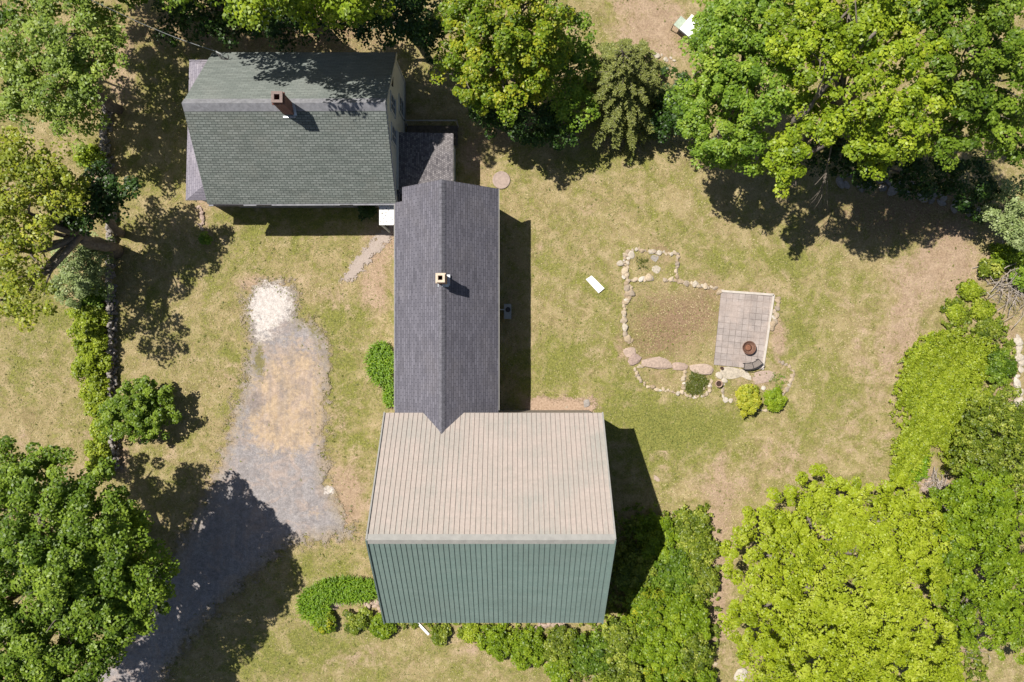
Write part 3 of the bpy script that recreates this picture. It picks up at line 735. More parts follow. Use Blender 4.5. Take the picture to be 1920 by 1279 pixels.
LF = {
 'pale': m_leaf('pale_green_leaves', (0.10,0.16,0.022), (0.25,0.35,0.048), (0.40,0.48,0.09)),
 'yellow': m_leaf('yellow_green_leaves', (0.12,0.16,0.012), (0.30,0.35,0.028), (0.52,0.50,0.045)),
 'deep': m_leaf('deep_green_leaves', (0.045,0.095,0.006), (0.14,0.23,0.015), (0.30,0.41,0.04), 0.35),
 'dark':   m_leaf('shade_darkened_leaves', (0.015,0.042,0.005), (0.034,0.078,0.008), (0.07,0.13,0.012), 0.2),  # shade under and between taller trees painted into the leaf colour
 'maple': m_leaf('maple_green_leaves', (0.075,0.135,0.006), (0.25,0.35,0.016), (0.44,0.52,0.035)),
 'cool': m_leaf('cool_green_leaves', (0.065,0.135,0.010), (0.205,0.33,0.028), (0.37,0.48,0.055)),
 'gold': m_leaf('gold_tipped_leaves', (0.07,0.13,0.006), (0.20,0.30,0.014), (0.48,0.46,0.03)),
 'lime':   m_leaf('bright_lime_leaves', (0.16,0.22,0.008), (0.37,0.45,0.018), (0.52,0.57,0.07), 0.4),
 'limed':  m_leaf('mid_lime_leaves', (0.08,0.14,0.006), (0.21,0.31,0.012), (0.36,0.45,0.03), 0.35),
 'brush': m_leaf('brushy_green_leaves', (0.05,0.085,0.007), (0.19,0.25,0.018), (0.46,0.49,0.08), 0.3),
 'hedge':  m_leaf('hedge_leaves', (0.12,0.17,0.008), (0.31,0.39,0.020), (0.48,0.53,0.06), 0.35),
 'olive': m_leaf('olive_needles', (0.11,0.14,0.03), (0.25,0.275,0.065), (0.42,0.43,0.12), 0.3),
 'sage':   m_leaf('sage_needles', (0.12,0.17,0.05), (0.26,0.33,0.11), (0.42,0.48,0.22), 0.2),
 'fern':   m_leaf('fern_fronds', (0.07,0.15,0.008), (0.19,0.33,0.016), (0.34,0.46,0.03), 0.35),
 'tuft':   m_leaf('weed_tuft_leaves', (0.09,0.10,0.02), (0.20,0.22,0.04), (0.36,0.34,0.11), 0.15),
 'moss': m_leaf('mossy_mat_leaves', (0.055,0.07,0.008), (0.10,0.12,0.014), (0.16,0.17,0.03), 0.15),
}

# ---------------------------------------------------------------- buildings
def uvdir(o, ud, vd):
    o = Vector(o); ud = Vector(ud).normalized(); vd = Vector(vd).normalized()
    return lambda p: ((Vector(p) - o).dot(ud), (Vector(p) - o).dot(vd))
def build_chimney(parent, cx, cy, z0, z1, w, brick, cap, slope_pts):
    t = w * 0.24; z = z1
    m = MB()
    for sx, sy, lx, ly in ((0, 1, w, t), (0, -1, w, t), (1, 0, t, w - 2 * t), (-1, 0, t, w - 2 * t)):
        m.box((cx + sx * (w - t) / 2, cy + sy * (w - t) / 2, (z0 + z) / 2), (lx, ly, z - z0))
    for sx, sy, lx, ly in ((0, 1, w + .08, t + .04), (0, -1, w + .08, t + .04), (1, 0, t + .04, w - 2 * t), (-1, 0, t + .04, w - 2 * t)):
        m.box((cx + sx * (w - t + .04) / 2, cy + sy * (w - t + .04) / 2, z - 0.2), (lx, ly, 0.1))
    ch = m.build('chimney', brick, parent)
    m = MB()
    for sx, sy, lx, ly in ((0, 1, w + .03, t + .015), (0, -1, w + .03, t + .015), (1, 0, t + .015, w - 2 * t), (-1, 0, t + .015, w - 2 * t)):
        m.box((cx + sx * (w - t + .015) / 2, cy + sy * (w - t + .015) / 2, z + 0.025), (lx, ly, 0.05))
    cr = m.build('crown', cap, parent)
    m = MB(); m.box((cx, cy, z - 0.45), (w - 2 * t + .01, w - 2 * t + .01, 0.02)); m.build('flue', MAT['dark'], parent)
    m = MB()
    for a, b in zip(slope_pts[:-1], slope_pts[1:]):
        m.bar(a, b, 0.16, 0.03)
    m.build('flashing', MAT['flashing'], parent)
    return ch

# ---- farmhouse
hE, hR = 3.6, 6.65
A = W(398, 98, hE); B = W(742, 98, hE); Cc = W(742, 381, hE); D = W(389, 383, hE)     # eave corners NW NE SE SW
RW = W(341, 194, hR); RE = W(723, 193, hR)
# make the footprint consistent
xE = (B.x + Cc.x + RE.x) / 3
house = empty('farmhouse', ((A.x + B.x) / 2, (A.y + D.y) / 2, 0), 'farmhouse with a green-grey shingle gable roof and a tall red brick chimney', 'house')
for p in (B, Cc, RE): p.x = xE
roof = MB(); t = 0.14
roof.slab([D, Cc, RE, RW], t, uvdir(D, Cc - D, RE - Cc))
r_s = roof.build('roof', MAT['green_shingle'], house)
tag(r_s, 'lower slope with crisp rows of green-grey shingles')
roof = MB(); roof.slab([B, A, RW, RE], t, uvdir(B, A - B, RW - A))
r_n = roof.build('roof', MAT['green_shingle_worn'], house)
tag(r_n, 'upper slope with smoother paler shingles, half in tree shade')
m = MB()
m.slab([RW + Vector((0, -.32, -.22)), RE + Vector((0, -.32, -.22)), RE + Vector((0, 0, .035)), RW + Vector((0, 0, .035))], .03)
m.slab([RE + Vector((0, .3, -.22)), RW + Vector((0, .3, -.22)), RW + Vector((0, 0, .035)), RE + Vector((0, 0, .035))], .03)
m.build('ridge_cap', MAT['ridge_grey'], house)
# walls
wn_, ws_ = A.y - 0.25, D.y + 0.55; wE, wW = xE - 0.06, A.x + 0.12
slopeS = (hR - hE) / (RE.y - Cc.y); slopeN = (hR - hE) / (B.y - RE.y)
zs = hE + (ws_ - Cc.y) * slopeS - t * 1.3; zn = hE + (B.y - wn_) * slopeN - t * 1.3; zr = hR - t * 1.35
m = MB()
m.face([(wE, ws_, 0), (wE, wn_, 0), (wE, wn_, zn), (wE, RE.y, zr), (wE, ws_, zs)])
m.face([(wW, wn_, 0), (wW, ws_, 0), (wW, ws_, zs), (wW, RE.y, zr), (wW, wn_, zn)])
m.face([(wW, ws_, 0), (wE, ws_, 0), (wE, ws_, zs), (wW, ws_, zs)])
m.face([(wE, wn_, 0), (wW, wn_, 0), (wW, wn_, zn), (wE, wn_, zn)])
m.build('wall', MAT['siding'], house)
m = MB(); m.box(((wE + wW) / 2, (wn_ + ws_) / 2, 0.15), (wE - wW + .06, wn_ - ws_ + .06, 0.34)); m.build('foundation', MAT['foundation'], house)
# rake and eave trim
m = MB()
for a, b in ((B, RE), (Cc, RE)):
    m.bar(a + Vector((.015, 0, -.22)), b + Vector((.015, 0, -.22)), 0.03, 0.2)
m.build('rake_board', MAT['trim'], house)
m = MB(); m.bar(D + Vector((.05, -.04, -.09)), Cc + Vector((0, -.04, -.09)), 0.1, 0.1); gut = m.build('gutter', MAT['ridge_grey'], house)
m = MB(); m.box((D.x + 1.1, D.y - .05, hE - .026), (1.6, .06, .01)); m.box((D.x + 3.0, D.y - .05, hE - .026), (.8, .05, .01)); m.box((D.x + 7.4, D.y - .05, hE - .026), (.7, .05, .01)); m.build('dark_strip', MAT['dark'], gut)  # narrow near-black strips along the top of the gutter
m = MB()
for yy in (ws_ + .05, wn_ - .05): m.box((wE + .012, yy, 1.9), (.03, .14, 3.1))
m.build('corner_board', MAT['trim'], house)
# windows in the east gable
def window_e(yc, zc, w, h):
    m = MB(); x = wE + 0.03
    for s in (-1, 1): m.box((x, yc + s * (w / 2 + .05), zc), (.05, .1, h + .2))
    m.box((x, yc, zc + h / 2 + .06), (.06, w, .11)); m.box((x + .01, yc, zc - h / 2 - .05), (.09, w + .24, .07))
    fr = m.build('window', MAT['trim'], house)
    m = MB(); m.box((x - .025, yc, zc), (.02, w, h)); m.build('pane', MAT['glass'], fr)
    m = MB(); m.box((x - .005, yc, zc), (.03, w, .045)); m.box((x - .005, yc, zc), (.03, .03, h)); m.build('muntin', MAT['trim'], fr)
yw = lambda py, z: (CY - py) * (H - z) / F
window_e(yw(196, 4.3), 4.3, 0.8, 1.25); window_e(yw(254, 4.0), 4.0, 0.8, 1.2); window_e(yw(200, 1.6), 1.6, .8, 1.3)
m = MB(); m.box((wE + .03, yw(142, 5.2), 4.6), (.05, .5, .5)); m.build('vent', MAT['dark'], house)
# south side windows and door (in the roof's shade)
for xx in (-15.4, -13.2, -10.6):
    m = MB(); m.box((xx, ws_ - .03, 1.75), (1.0, .05, 1.5)); fr = m.build('window', MAT['trim'], house)
    m = MB(); m.box((xx, ws_ - .06, 1.75), (.8, .02, 1.3)); m.build('pane', MAT['glass'], fr)
m = MB(); m.box((W(726, 400).x, ws_ - .03, 1.25), (.9, .05, 2.05)); m.build('door', MAT['trim'], house)
# chimney on the roof
cb = W(540, 209, 6.45); zc0 = 5.6
yc = (CY - 178) * (H - 8.05) / F; xc = (520 - CX) * (H - 8.05) / F
build_chimney(r_s, (xc + cb.x) / 2, RE.y - 0.22, 5.9, 8.05, 0.5, MAT['brick_red'], MAT['cap_pink'],
   [Vector(((xc + cb.x) / 2 - .3, RE.y - .52, hR - .28 - .1)), Vector(((xc + cb.x) / 2 + .3, RE.y - .52, hR - .28 - .1)), Vector(((xc + cb.x) / 2 + .3, RE.y - .0, hR + .03))])
# west lean-to: low hip roof
L = [W(355, 112, 2.85), W(348, 376, 2.85)]
xl = (L[0].x + L[1].x) / 2; lx2 = wW - .002
n0, s0 = L[0].y, L[1].y; up = 0.85; ins = 1.1
m = MB()
xh = lx2
pNW, pSW = Vector((L[0].x, n0, 2.85)), Vector((L[1].x, s0, 2.85))
pNE, pSE = Vector((xh, n0, 2.85)), Vector((xh, s0, 2.85))
qN, qS = Vector((xh, n0 - ins, 2.85 + up)), Vector((xh, s0 + ins, 2.85 + up))
m.slab([pNW, pSW, qS, qN], .08, uvdir(pSW, (0, 1, 0), (1, 0, .5)))
m.slab([pSW, pSE, qS], .08, uvdir(pSW, (1, 0, 0), (0, 1, .5)))
m.slab([pNE, pNW, qN], .08, uvdir(pNW, (1, 0, 0), (0, 1, .5)))
m.build('lean_to_roof', MAT['lean_shingle'], house)
m = MB(); m.box(((xl + .25 + lx2) / 2, (n0 + s0) / 2, 1.38), (lx2 - xl - .25, n0 - s0 - .5, 2.7)); m.build('lean_to_wall', MAT['siding'], house)
# east porch: nearly flat roof, walls, flashing board
P0, P1 = W(850, 250, 2.65), W(850, 352, 2.65)
px0 = wE + .003; px1 = P0.x; py0 = P0.y; py1 = P1.y - 1.6
m = MB(); m.slab([(px0, py1, 2.85), (px1, py1, 2.65), (px1, py0, 2.65), (px0, py0, 2.85)], .1, uvdir((px0, py1, 2.8), (0, 1, 0), (1, 0, 0)))
m.build('porch_roof', MAT['porch_shingle'], house)
m = MB(); m.box(((px0 + px1) / 2 - .05, (py0 + py1) / 2 - .05, 1.26), (px1 - px0 - .12, py0 - py1 - .2, 2.5)); m.build('porch_wall', MAT['siding'], house)
m = MB(); m.box((wE + .05, (py0 + W(748, 357, 2.8).y) / 2, 2.96), (.09, py0 - W(748, 357, 2.8).y, .16)); m.build('flashing_board', MAT['trim'], house)
# small landing with a pale rail behind the porch
dk = empty('porch_landing', ((px0 + px1) / 2, W(800, 240).y, 0), 'dark wooden landing with a thin pale rail behind the small porch', 'landing')
ya, yb = W(765, 226, 1.2).y, py0 - .05
m = MB(); m.box(((px0 + px1) / 2 + .1, (ya + yb) / 2, .3), (px1 - px0 - .1, ya - yb - .04, .12)); m.build('floor', MAT['bark_dark'], dk)
m = MB(); m.box(((px0 + px1) / 2 + .1, ya, 1.2), (px1 - px0, .07, .05)); m.build('rail', MAT['metal_trim'], dk)
for xx in (px0 + .15, px1 + .06): m = MB(); m.box((xx, ya, .6), (.08, .08, 1.25)); m.build('post', MAT['metal_trim'], dk)
# doorstep
a, b = W(711, 384, 3.05), W(741, 422, 3.05)
def m_step():
    n = NT('white_step_with_litter', 0.7); v = n.n('ShaderNodeTexVoronoi', voronoi_dimensions='2D'); v.inputs['Scale'].default_value = 4.5; n.l(n.pos(), v.inputs['Vector'])
    n.base(n.mix(n.ramp(v.outputs['Distance'], [(0.10, 1.0), (0.16, 0.0)]), (0.70, 0.69, 0.67), (0.05, 0.045, 0.03))); return n.m
mx_, my_ = (a.x + b.x) / 2, (a.y + b.y) / 2
m = MB(); m.box((mx_, my_, 3.0), (b.x - a.x, a.y - b.y, .1)); cn = m.build('entry_canopy', m_step(), house); tag(cn, 'flat white entry canopy strewn with leaves')
for xx in (a.x + .06, b.x - .06): m = MB(); m.box((xx, b.y + .08, 1.5), (.09, .09, 2.9)); m.build('post', MAT['trim'], cn)
m = MB(); m.box((mx_, my_, .1), (b.x - a.x, a.y - b.y, .2)); m.build('doorstep', MAT['concrete'], house)
# service mast and overhead line
ms = empty('service_mast', W(424, 105, 4.0), 'curved dark service mast at the farmhouse roof corner', 'mast')
m = MB(); q = W(420, 108, 3.9); m.tube([q + Vector((.1, -.1, -.5)), q + Vector((.1, -.1, .25)), q + Vector((.05, 0, .42)), q + Vector((-.2, .12, .42)), q + Vector((-.28, .2, .3))], .035, 7); m.build('conduit', MAT['utility'], ms, smooth=True)
m = MB(); m.tube([q + Vector((-.28, .2, .3)), q + Vector((-.1, -.1, .15)), q + Vector((.2, -.2, .2)), q + Vector((.36, -.12, .25)), q + Vector((.34, 0, .35))], .03, 6); m.build('drip_loop', MAT['black_metal'], ms, smooth=True)
m = MB(); e = W(150, -10, 7.5); s0_ = q + Vector((-.28, .2, .3)); pts = []
for i in range(17):
    tt = i / 16; p = s0_.lerp(e, tt); p.z -= 0.7 * math.sin(math.pi * tt); pts.append(p)
m.tube(pts, .018, 5); tag(m.build('service_cable', MAT['utility'], smooth=True), 'thin overhead service cable reaching the farmhouse roof from the upper left', 'cable')

# ---- long wing
eE, eR = 3.56, 5.65
xw, xe, xr = (740 - CX) * (H - eE) / F, (935 - CX) * (H - eE) / F, (828 - CX) * (H - eR) / F
yn = (CY - 352) * (H - eE) / F; yn_r = (CY - 338.5) * (H - eR) / F; yn = (yn + yn_r) / 2
bE, bR = 4.86, 9.24
bxw = (-238 * (1 - bE / H) - 272 * (1 - bR / H)) / 2 / 32; bxe = (169 * (1 - bE / H) + 192 * (1 - bR / H)) / 2 / 32
byn = (CY - 774) * (H - bE) / F; bys = (CY - 1168) * (H - bE) / F
byr = (CY - 1012) * (H - bR) / F
bs = (bR - bE) / (byn - byr)
ys_eave = byn - .30; ys_ridge = byn - (eR - bE) / bs - .02
wing = empty('long_wing', ((xw + xe) / 2, (yn + byn) / 2, 0), 'long low wing with a dark slate shingle roof joining farmhouse and barn', 'house')
# valley points where the wing's slopes cross the barn roof plane
def barn_z(y): return bE + (byn - y) * bs
def valley(side):
    # points on wing slope at barn eave height
    k = (eR - eE) / ((xr - xw) if side < 0 else (xe - xr))
    dx = (eR - bE) / k
    return Vector((xr + side * dx, byn, bE))
vw, ve = valley(-1), valley(1)
lift = Vector((0, 0, .05))
notch_x = (755 - CX) * (H - 3.75) / F; notch_y = (CY - 380) * (H - eE) / F
kw = (eR - eE) / (xr - xw); zn_ = eE + (notch_x - xw) * kw
m = MB()
uvW = uvdir((xw, 0, eE), (0, 1, 0), (1, 0, kw))
m.slab([Vector((xw, ys_eave, eE)), Vector((xw, notch_y, eE)), Vector((notch_x, notch_y, zn_)), Vector((notch_x, yn, zn_)), Vector((xr, yn, eR)), Vector((xr, ys_ridge, eR)), vw + Vector((0, -.02, 0)), Vector((vw.x, ys_eave, bE))][::-1], .12, uvW)
rw = m.build('roof', MAT['slate_shingle'], wing); tag(rw, 'left slope of the dark shingle roof')
ke = (eR - eE) / (xe - xr)
m = MB(); m.slab([Vector((xe, ys_eave, eE)), Vector((xe, yn, eE)), Vector((xr, yn, eR)), Vector((xr, ys_ridge, eR)), ve + Vector((0, -.02, 0)), Vector((ve.x, ys_eave, bE))], .12, uvdir((xe, 0, eE), (0, 1, 0), (-1, 0, ke)))
re_ = m.build('roof', MAT['slate_shingle'], wing); tag(re_, 'right slope of the dark shingle roof')
m = MB()
ncap = 64
for i in range(ncap):
    y0 = yn - (yn - ys_ridge) * i / ncap; y1 = y0 - (yn - ys_ridge) / ncap * 1.02; dz = .022 - .012 * 0
    for sg, kk in ((-1, kw), (1, ke)):
        m.face([(xr, y0, eR + .018), (xr + sg * .16, y0, eR + .018 - .16 * kk), (xr + sg * .16, y1, eR + .034 - .16 * kk), (xr, y1, eR + .034)][::sg])
m.build('ridge_cap', MAT['wing_ridge'], wing)
wx0, wx1 = xw + .3, xe - .28; wy0, wy1 = byn - .5, yn - .25
m = MB()
zt_ = eE + .3 * kw - .16
m.face([(wx1, wy0, 0), (wx1, wy1, 0), (wx1, wy1, zt_), (wx1, wy0, zt_)])
m.face([(wx0, wy1, 0), (wx0, wy0, 0), (wx0, wy0, zt_), (wx0, wy1, zt_)])
m.face([(wx1, wy1, 0), (wx0, wy1, 0), (wx0, wy1, zt_), (xr, wy1, eR - .18), (wx1, wy1, zt_)])
m.build('wall', MAT['siding'], wing)
m = MB()
m.bar((xe + .02, yn, eE - .06), (xe + .02, byn, eE - .06), .03, .13); m.bar((xw - .02, notch_y, eE - .06), (xw - .02, byn + .02, eE - .06), .03, .13)
m.build('fascia', MAT['metal_trim'], wing)
for yy in (yn - 3, yn - 6.2, yn - 10):
    for xx, sg in ((wx1, 1), (wx0, -1)):
        m = MB(); m.box((xx + sg * .03, yy, 1.7), (.05, 1.0, 1.2)); fr = m.build('window', MAT['trim'], wing)
        m = MB(); m.box((xx + sg * .06, yy, 1.7), (.02, .8, 1.0)); m.build('pane', MAT['glass'], fr)
cyy = (CY - 521) * (H - 6.75) / F
build_chimney(re_, xr + .05, cyy, 4.9, 6.75, .42, MAT['brick_tan'], MAT['cap_tan'],
   [Vector((xr + .33, cyy + .28, eR - .2)), Vector((xr + .33, cyy - .27, eR - .2)), Vector((xr + .05, cyy - .27, eR + .02)), Vector((xr - .2, cyy - .27, eR - .14))])

# ---- barn
barn = empty('barn', ((bxw + bxe) / 2, (byn + bys) / 2, 0), 'large barn with ribbed metal roof, tan far slope and green near slope', 'barn')
m = MB()
# north slope with the notch where the wing's roof runs over it
NW_, NE_ = Vector((bxw, byn, bE)), Vector((bxe, byn, bE)); RW_, RE_ = Vector((bxw, byr, bR)), Vector((bxe, byr, bR))
m.slab([NE_, NW_, RW_, RE_], .07, uvdir(NW_, (1, 0, 0), RW_ - NW_))
r1 = m.build('roof', MAT['metal_tan'], barn); tag(r1, 'far slope of tan sun-faded ribbed metal')
SW_, SE_ = Vector((bxw, bys, bE)), Vector((bxe, bys, bE))
m = MB(); m.slab([SW_, SE_, RE_, RW_], .07, uvdir(SW_, (1, 0, 0), RW_ - SW_))
r2 = m.build('roof', MAT['metal_green'], barn); tag(r2, 'near slope of green ribbed metal')
nR = 46
nN = (RW_ - NW_).cross(Vector((1, 0, 0))); nN = nN if nN.z > 0 else -nN; nN.normalize()
nS = (RW_ - SW_).cross(Vector((1, 0, 0))); nS = nS if nS.z > 0 else -nS; nS.normalize()
def ribs(lo, hi, nrm, w, mat, parent, clip=None):
    m = MB()
    for i in range(1, nR):
        x = bxw + (bxe - bxw) * i / nR
        a = Vector((x, lo.y, lo.z)) - nrm * .0; b = Vector((x, hi.y, hi.z))
        if clip:
            zc = clip(x)
            if zc is not None:
                tt = (zc - lo.z) / (hi.z - lo.z); a = a.lerp(b, tt)
        d = (b - a).normalized(); X = Vector((1, 0, 0))
        p = [a - X * w, a - X * w * .55 + nrm * .03, a + X * w * .55 + nrm * .03, a + X * w]
        q = [b - X * w, b - X * w * .55 + nrm * .03, b + X * w * .55 + nrm * .03, b + X * w]
        for k in range(3):
            f = [p[k] + nrm * .001, p[k + 1] + nrm * .001, q[k + 1] + nrm * .001, q[k] + nrm * .001]
            nn = (f[1] - f[0]).cross(f[2] - f[0])
            m.face(f if nn.dot(nrm) > 0 else f[::-1])
    m.build('rib', mat, parent)
def clipf(x):
    if vw.x < x < ve.x:
        k = (eR - bE) / ((xr - vw.x) if x < xr else (ve.x - xr))
        return bE + (abs((x - vw.x) if x < xr else (ve.x - x))) * k
    return None
ribs(NW_, RW_, nN, .014, MAT['seam_dark'], r1, clipf)
ribs(SW_, RW_, nS, .014, MAT['seam_green'], r2)
m = MB()
Lc = RW_ + Vector((-.03, 0, .03)); Rc = RE_ + Vector((.03, 0, .03)); dN = (NW_ - RW_).normalized() * .26; dS = (SW_ - RW_).normalized() * .26
m.slab([Lc + dS + nS * .03, Rc + dS + nS * .03, Rc + Vector((0, 0, .02)), Lc + Vector((0, 0, .02))], .02)
m.slab([Rc + dN + nN * .03, Lc + dN + nN * .03, Lc + Vector((0, 0, .02)), Rc + Vector((0, 0, .02))], .02)
m.build('ridge_cap', MAT['metal_trim'], barn)
for (a, b, nn, mt) in ((NW_, RW_, nN, 'metal_trim'), (NE_, RE_, nN, 'metal_trim'), (SW_, RW_, nS, 'seam_green'), (SE_, RE_, nS, 'metal_green')):
    m = MB(); sx = -.03 if a.x < 0 else .03
    m.bar(a + Vector((sx, 0, 0)) + nn * .0, b + Vector((sx, 0, 0)) + nn * .0, .07, .14); m.build('rake_trim', MAT[mt], barn)
m = MB(); i_ = .35
zi = bE + i_ * bs - .12; zrr = bR - .16
X0, X1, Y0, Y1 = bxw + .15, bxe - .15, bys + i_, byn - i_
m.face([(X0, Y0, 0), (X1, Y0, 0), (X1, Y0, zi), (X0, Y0, zi)]); m.face([(X1, Y1, 0), (X0, Y1, 0), (X0, Y1, zi), (X1, Y1, zi)])
m.face([(X1, Y0, 0), (X1, Y1, 0), (X1, Y1, zi), (X1, byr, zrr), (X1, Y0, zi)]); m.face([(X0, Y1, 0), (X0, Y0, 0), (X0, Y0, zi), (X0, byr, zrr), (X0, Y1, zi)])
m.build('wall', MAT['barn_wall'], barn)
m = MB(); m.box((X0 - .05, byr, 1.7), (.08, 3.2, 3.3)); m.build('door', MAT['seam_green'], barn)

# ---------------------------------------------------------------- patio and yard things
def m_paver():
    n = NT('concrete_pavers', 0.9, 0.2)
    uv = n.n('ShaderNodeUVMap').outputs[0]
    br = n.n('ShaderNodeTexBrick', offset=0.0, squash=1.0); br.inputs['Scale'].default_value = 1
    br.inputs['Brick Width'].default_value = .36; br.inputs['Row Height'].default_value = .36; br.inputs['Mortar Size'].default_value = .013
    for k, v in (('Color1', (.29,.25,.23)), ('Color2', (.36,.31,.285)), ('Mortar', (.17,.14,.125))): br.inputs[k].default_value = (*v, 1)
    n.l(uv, br.inputs['Vector'])
    st = n.noise(1.1, 6, .7); f = n.noise(14, 5, .7)
    sandy = n.ramp(n.noise(0.8, 4, .6), [(.45, 0.0), (.62, .75)])
    c = n.mix(sandy, br.outputs[0], (.36, .295, .26))
    c = n.mix(1.0, c, n.ramp(st, [(.3, .75), (.7, 1.2)]), 'MULTIPLY'); c = n.mix(1.0, c, n.ramp(f, [(.3, .85), (.7, 1.12)]), 'MULTIPLY')
    n.base(c); return n.m
pc = [W(1352, 546), W(1450, 553), W(1429, 693), W(1338, 684)]
m = MB(); zz = .03; m.slab([Vector((p.x, p.y, zz)) for p in pc][::-1], .1, uvdir(pc[3], pc[2] - pc[3], pc[0] - pc[3]))
pt = m.build('patio', m_paver()); tag(pt, kind='structure')
m = MB()
for a, b in ((pc[0], pc[1]), (pc[1], pc[2])): m.bar(Vector((a.x, a.y, .045)), Vector((b.x, b.y, .045)), .13, .08)
tag(m.build('paver_edging', MAT['pale_board'], bevel=.01), 'pale border strip along the top and right of the paved patio', 'edging')
# fire pit
fp = W(1401, 652); fp.z = .03
f_ = empty('fire_pit', fp, 'round rusty steel fire pit standing on the paved patio', 'fire pit')
m = MB(); m.lathe(fp, [(.25,0),(.33,.10),(.385,.30),(.40,.34),(.365,.34),(.34,.28),(.26,.16),(.1,.13)], 28, cap=True); m.build('bowl', MAT['rust'], f_, smooth=True)
m = MB(); m.lathe(fp, [(.17,.165),(.20,.175),(.12,.19),(.02,.2)], 20); m.build('ash_pile', MAT['rust_dark'], f_, smooth=True)
for i in range(3):
    a = 2.1 * i; m = MB(); m.bar(fp + Vector((math.cos(a) * .3, math.sin(a) * .3, .0)), fp + Vector((math.cos(a) * .3, math.sin(a) * .3, .12)), .04); m.build('leg', MAT['rust'], f_)
# curved wire bench
bc = W(1397, 652)      # arc centre: the bench curves round the fire pit
Rin, Rout = .90, 1.26
th0, th1 = math.radians(-100), math.radians(-46)
bn = empty('curved_bench', W(1411, 684), 'curved black wire bench at the lower right corner of the patio', 'bench')
def arc(r, th, z): return Vector((bc.x + math.cos(th) * r, bc.y + math.sin(th) * r, z))
NA = 12
m = MB()
for i in range(NA + 1):
    th = th0 + (th1 - th0) * i / NA; m.bar(arc(Rin, th, .43), arc(Rout, th, .43), .014)
for i in range(NA):
    ta, tb_ = th0 + (th1 - th0) * i / NA, th0 + (th1 - th0) * (i + 1) / NA
    m.slab([arc(Rin + .02, ta, .425), arc(Rout - .02, ta, .425), arc(Rout - .02, tb_, .425), arc(Rin + .02, tb_, .425)], .006)
m.build('seat', MAT['bench_mesh'], bn)
m = MB()
for r in (Rin, Rout):
    for i in range(NA): m.bar(arc(r, th0 + (th1 - th0) * i / NA, .43), arc(r, th0 + (th1 - th0) * (i + 1) / NA, .43), .035)
for k in (0, .5, 1): m.bar(arc(Rin, th0 + (th1 - th0) * k, .43), arc(Rout, th0 + (th1 - th0) * k, .43), .035)
m.build('seat_frame', MAT['black_metal'], bn)
m = MB()
for i in range(NA):
    for z, r in ((.60, Rout + .03),): m.bar(arc(r, th0 + (th1 - th0) * i / NA, z), arc(r, th0 + (th1 - th0) * (i + 1) / NA, z), .022)
for i in range(0, NA + 1, 3): m.bar(arc(Rout, th0 + (th1 - th0) * i / NA, .43), arc(Rout + .03, th0 + (th1 - th0) * i / NA, .60), .012)
m.build('backrest', MAT['black_metal'], bn)
for k in (.03, .5, .97):
    for r in (Rin + .02, Rout - .02):
        m = MB(); th = th0 + (th1 - th0) * k; m.bar(arc(r, th, .02), arc(r, th, .42), .03); m.build('leg', MAT['black_metal'], bn)
# pots
def pot(px, py, r, h, label, mat='terracotta'):
    c = W(px, py); c.z = -.02; p = empty('flower_pot', c, label, 'plant pot')
    m = MB(); m.lathe(c, [(r*.7,0),(r*.95,h*.85),(r*1.05,h*.86),(r*1.05,h),(r*.85,h),(r*.8,h*.8)], 20); m.build('pot', MAT[mat], p, smooth=False)
    m = MB(); m.lathe(c, [(r*.8,h*.78),(r*.8,h*.82)], 18); m.build('soil', MAT['soil'], p)
pot(1345, 719, .2, .36, 'round clay pot of dark soil between the two lower beds')
pot(1352, 690, .09, .2, 'tiny dark pot at the foot of the patio', 'rust')
# white board on the lawn
m = MB(); q = [W(1098, 524), W(1109, 517), W(1133, 541), W(1122, 550)]
m.slab([Vector((p.x, p.y, .09)) for p in q], .06); tag(m.build('white_board', MAT['white'], bevel=.01), 'white board lying flat on the open lawn', 'board')
# septic lid
c = W(940, 338); c.z = -.02
m = MB(); m.lathe(c, [(.52,0),(.52,.07),(.50,.09),(.42,.09),(.41,.085),(.05,.09)], 36); tag(m.build('septic_cover', MAT['concrete']), 'round concrete cover set in the grass near the wing', 'cover')
# utility box at the wing
c = W(951, 585); uq = empty('utility_box', c, 'grey utility box in the shade beside the long wing', 'box')
m = MB(); m.box((c.x + .03, c.y, .4), (.42, .85, .75)); m.build('housing', MAT['utility'], uq, bevel=.02)
m = MB(); m.lathe((c.x + .05, c.y + .1, .775), [(.15,0),(.15,.02),(.03,.03)], 16); m.build('fan_grille', MAT['black_metal'], uq)
m = MB(); m.bar((c.x - .15, c.y + .1, .82), (c.x - .42, c.y + .1, .82), .05); m.build('pipe', MAT['trim'], uq)
# planks near the barn
m = MB(); m.bar(W(783, 1168, .12), W(804, 1190, .07), .14, .03); tag(m.build('plank', MAT['white']), 'pale plank leaning out under the barn\'s lower eave', 'plank')
m = MB(); m.box(W(710, 1188, .05), (.3, .14, .06), .1); tag(m.build('wood_scrap', MAT['white']), 'small white scrap on the grass below the ferns', 'scrap')
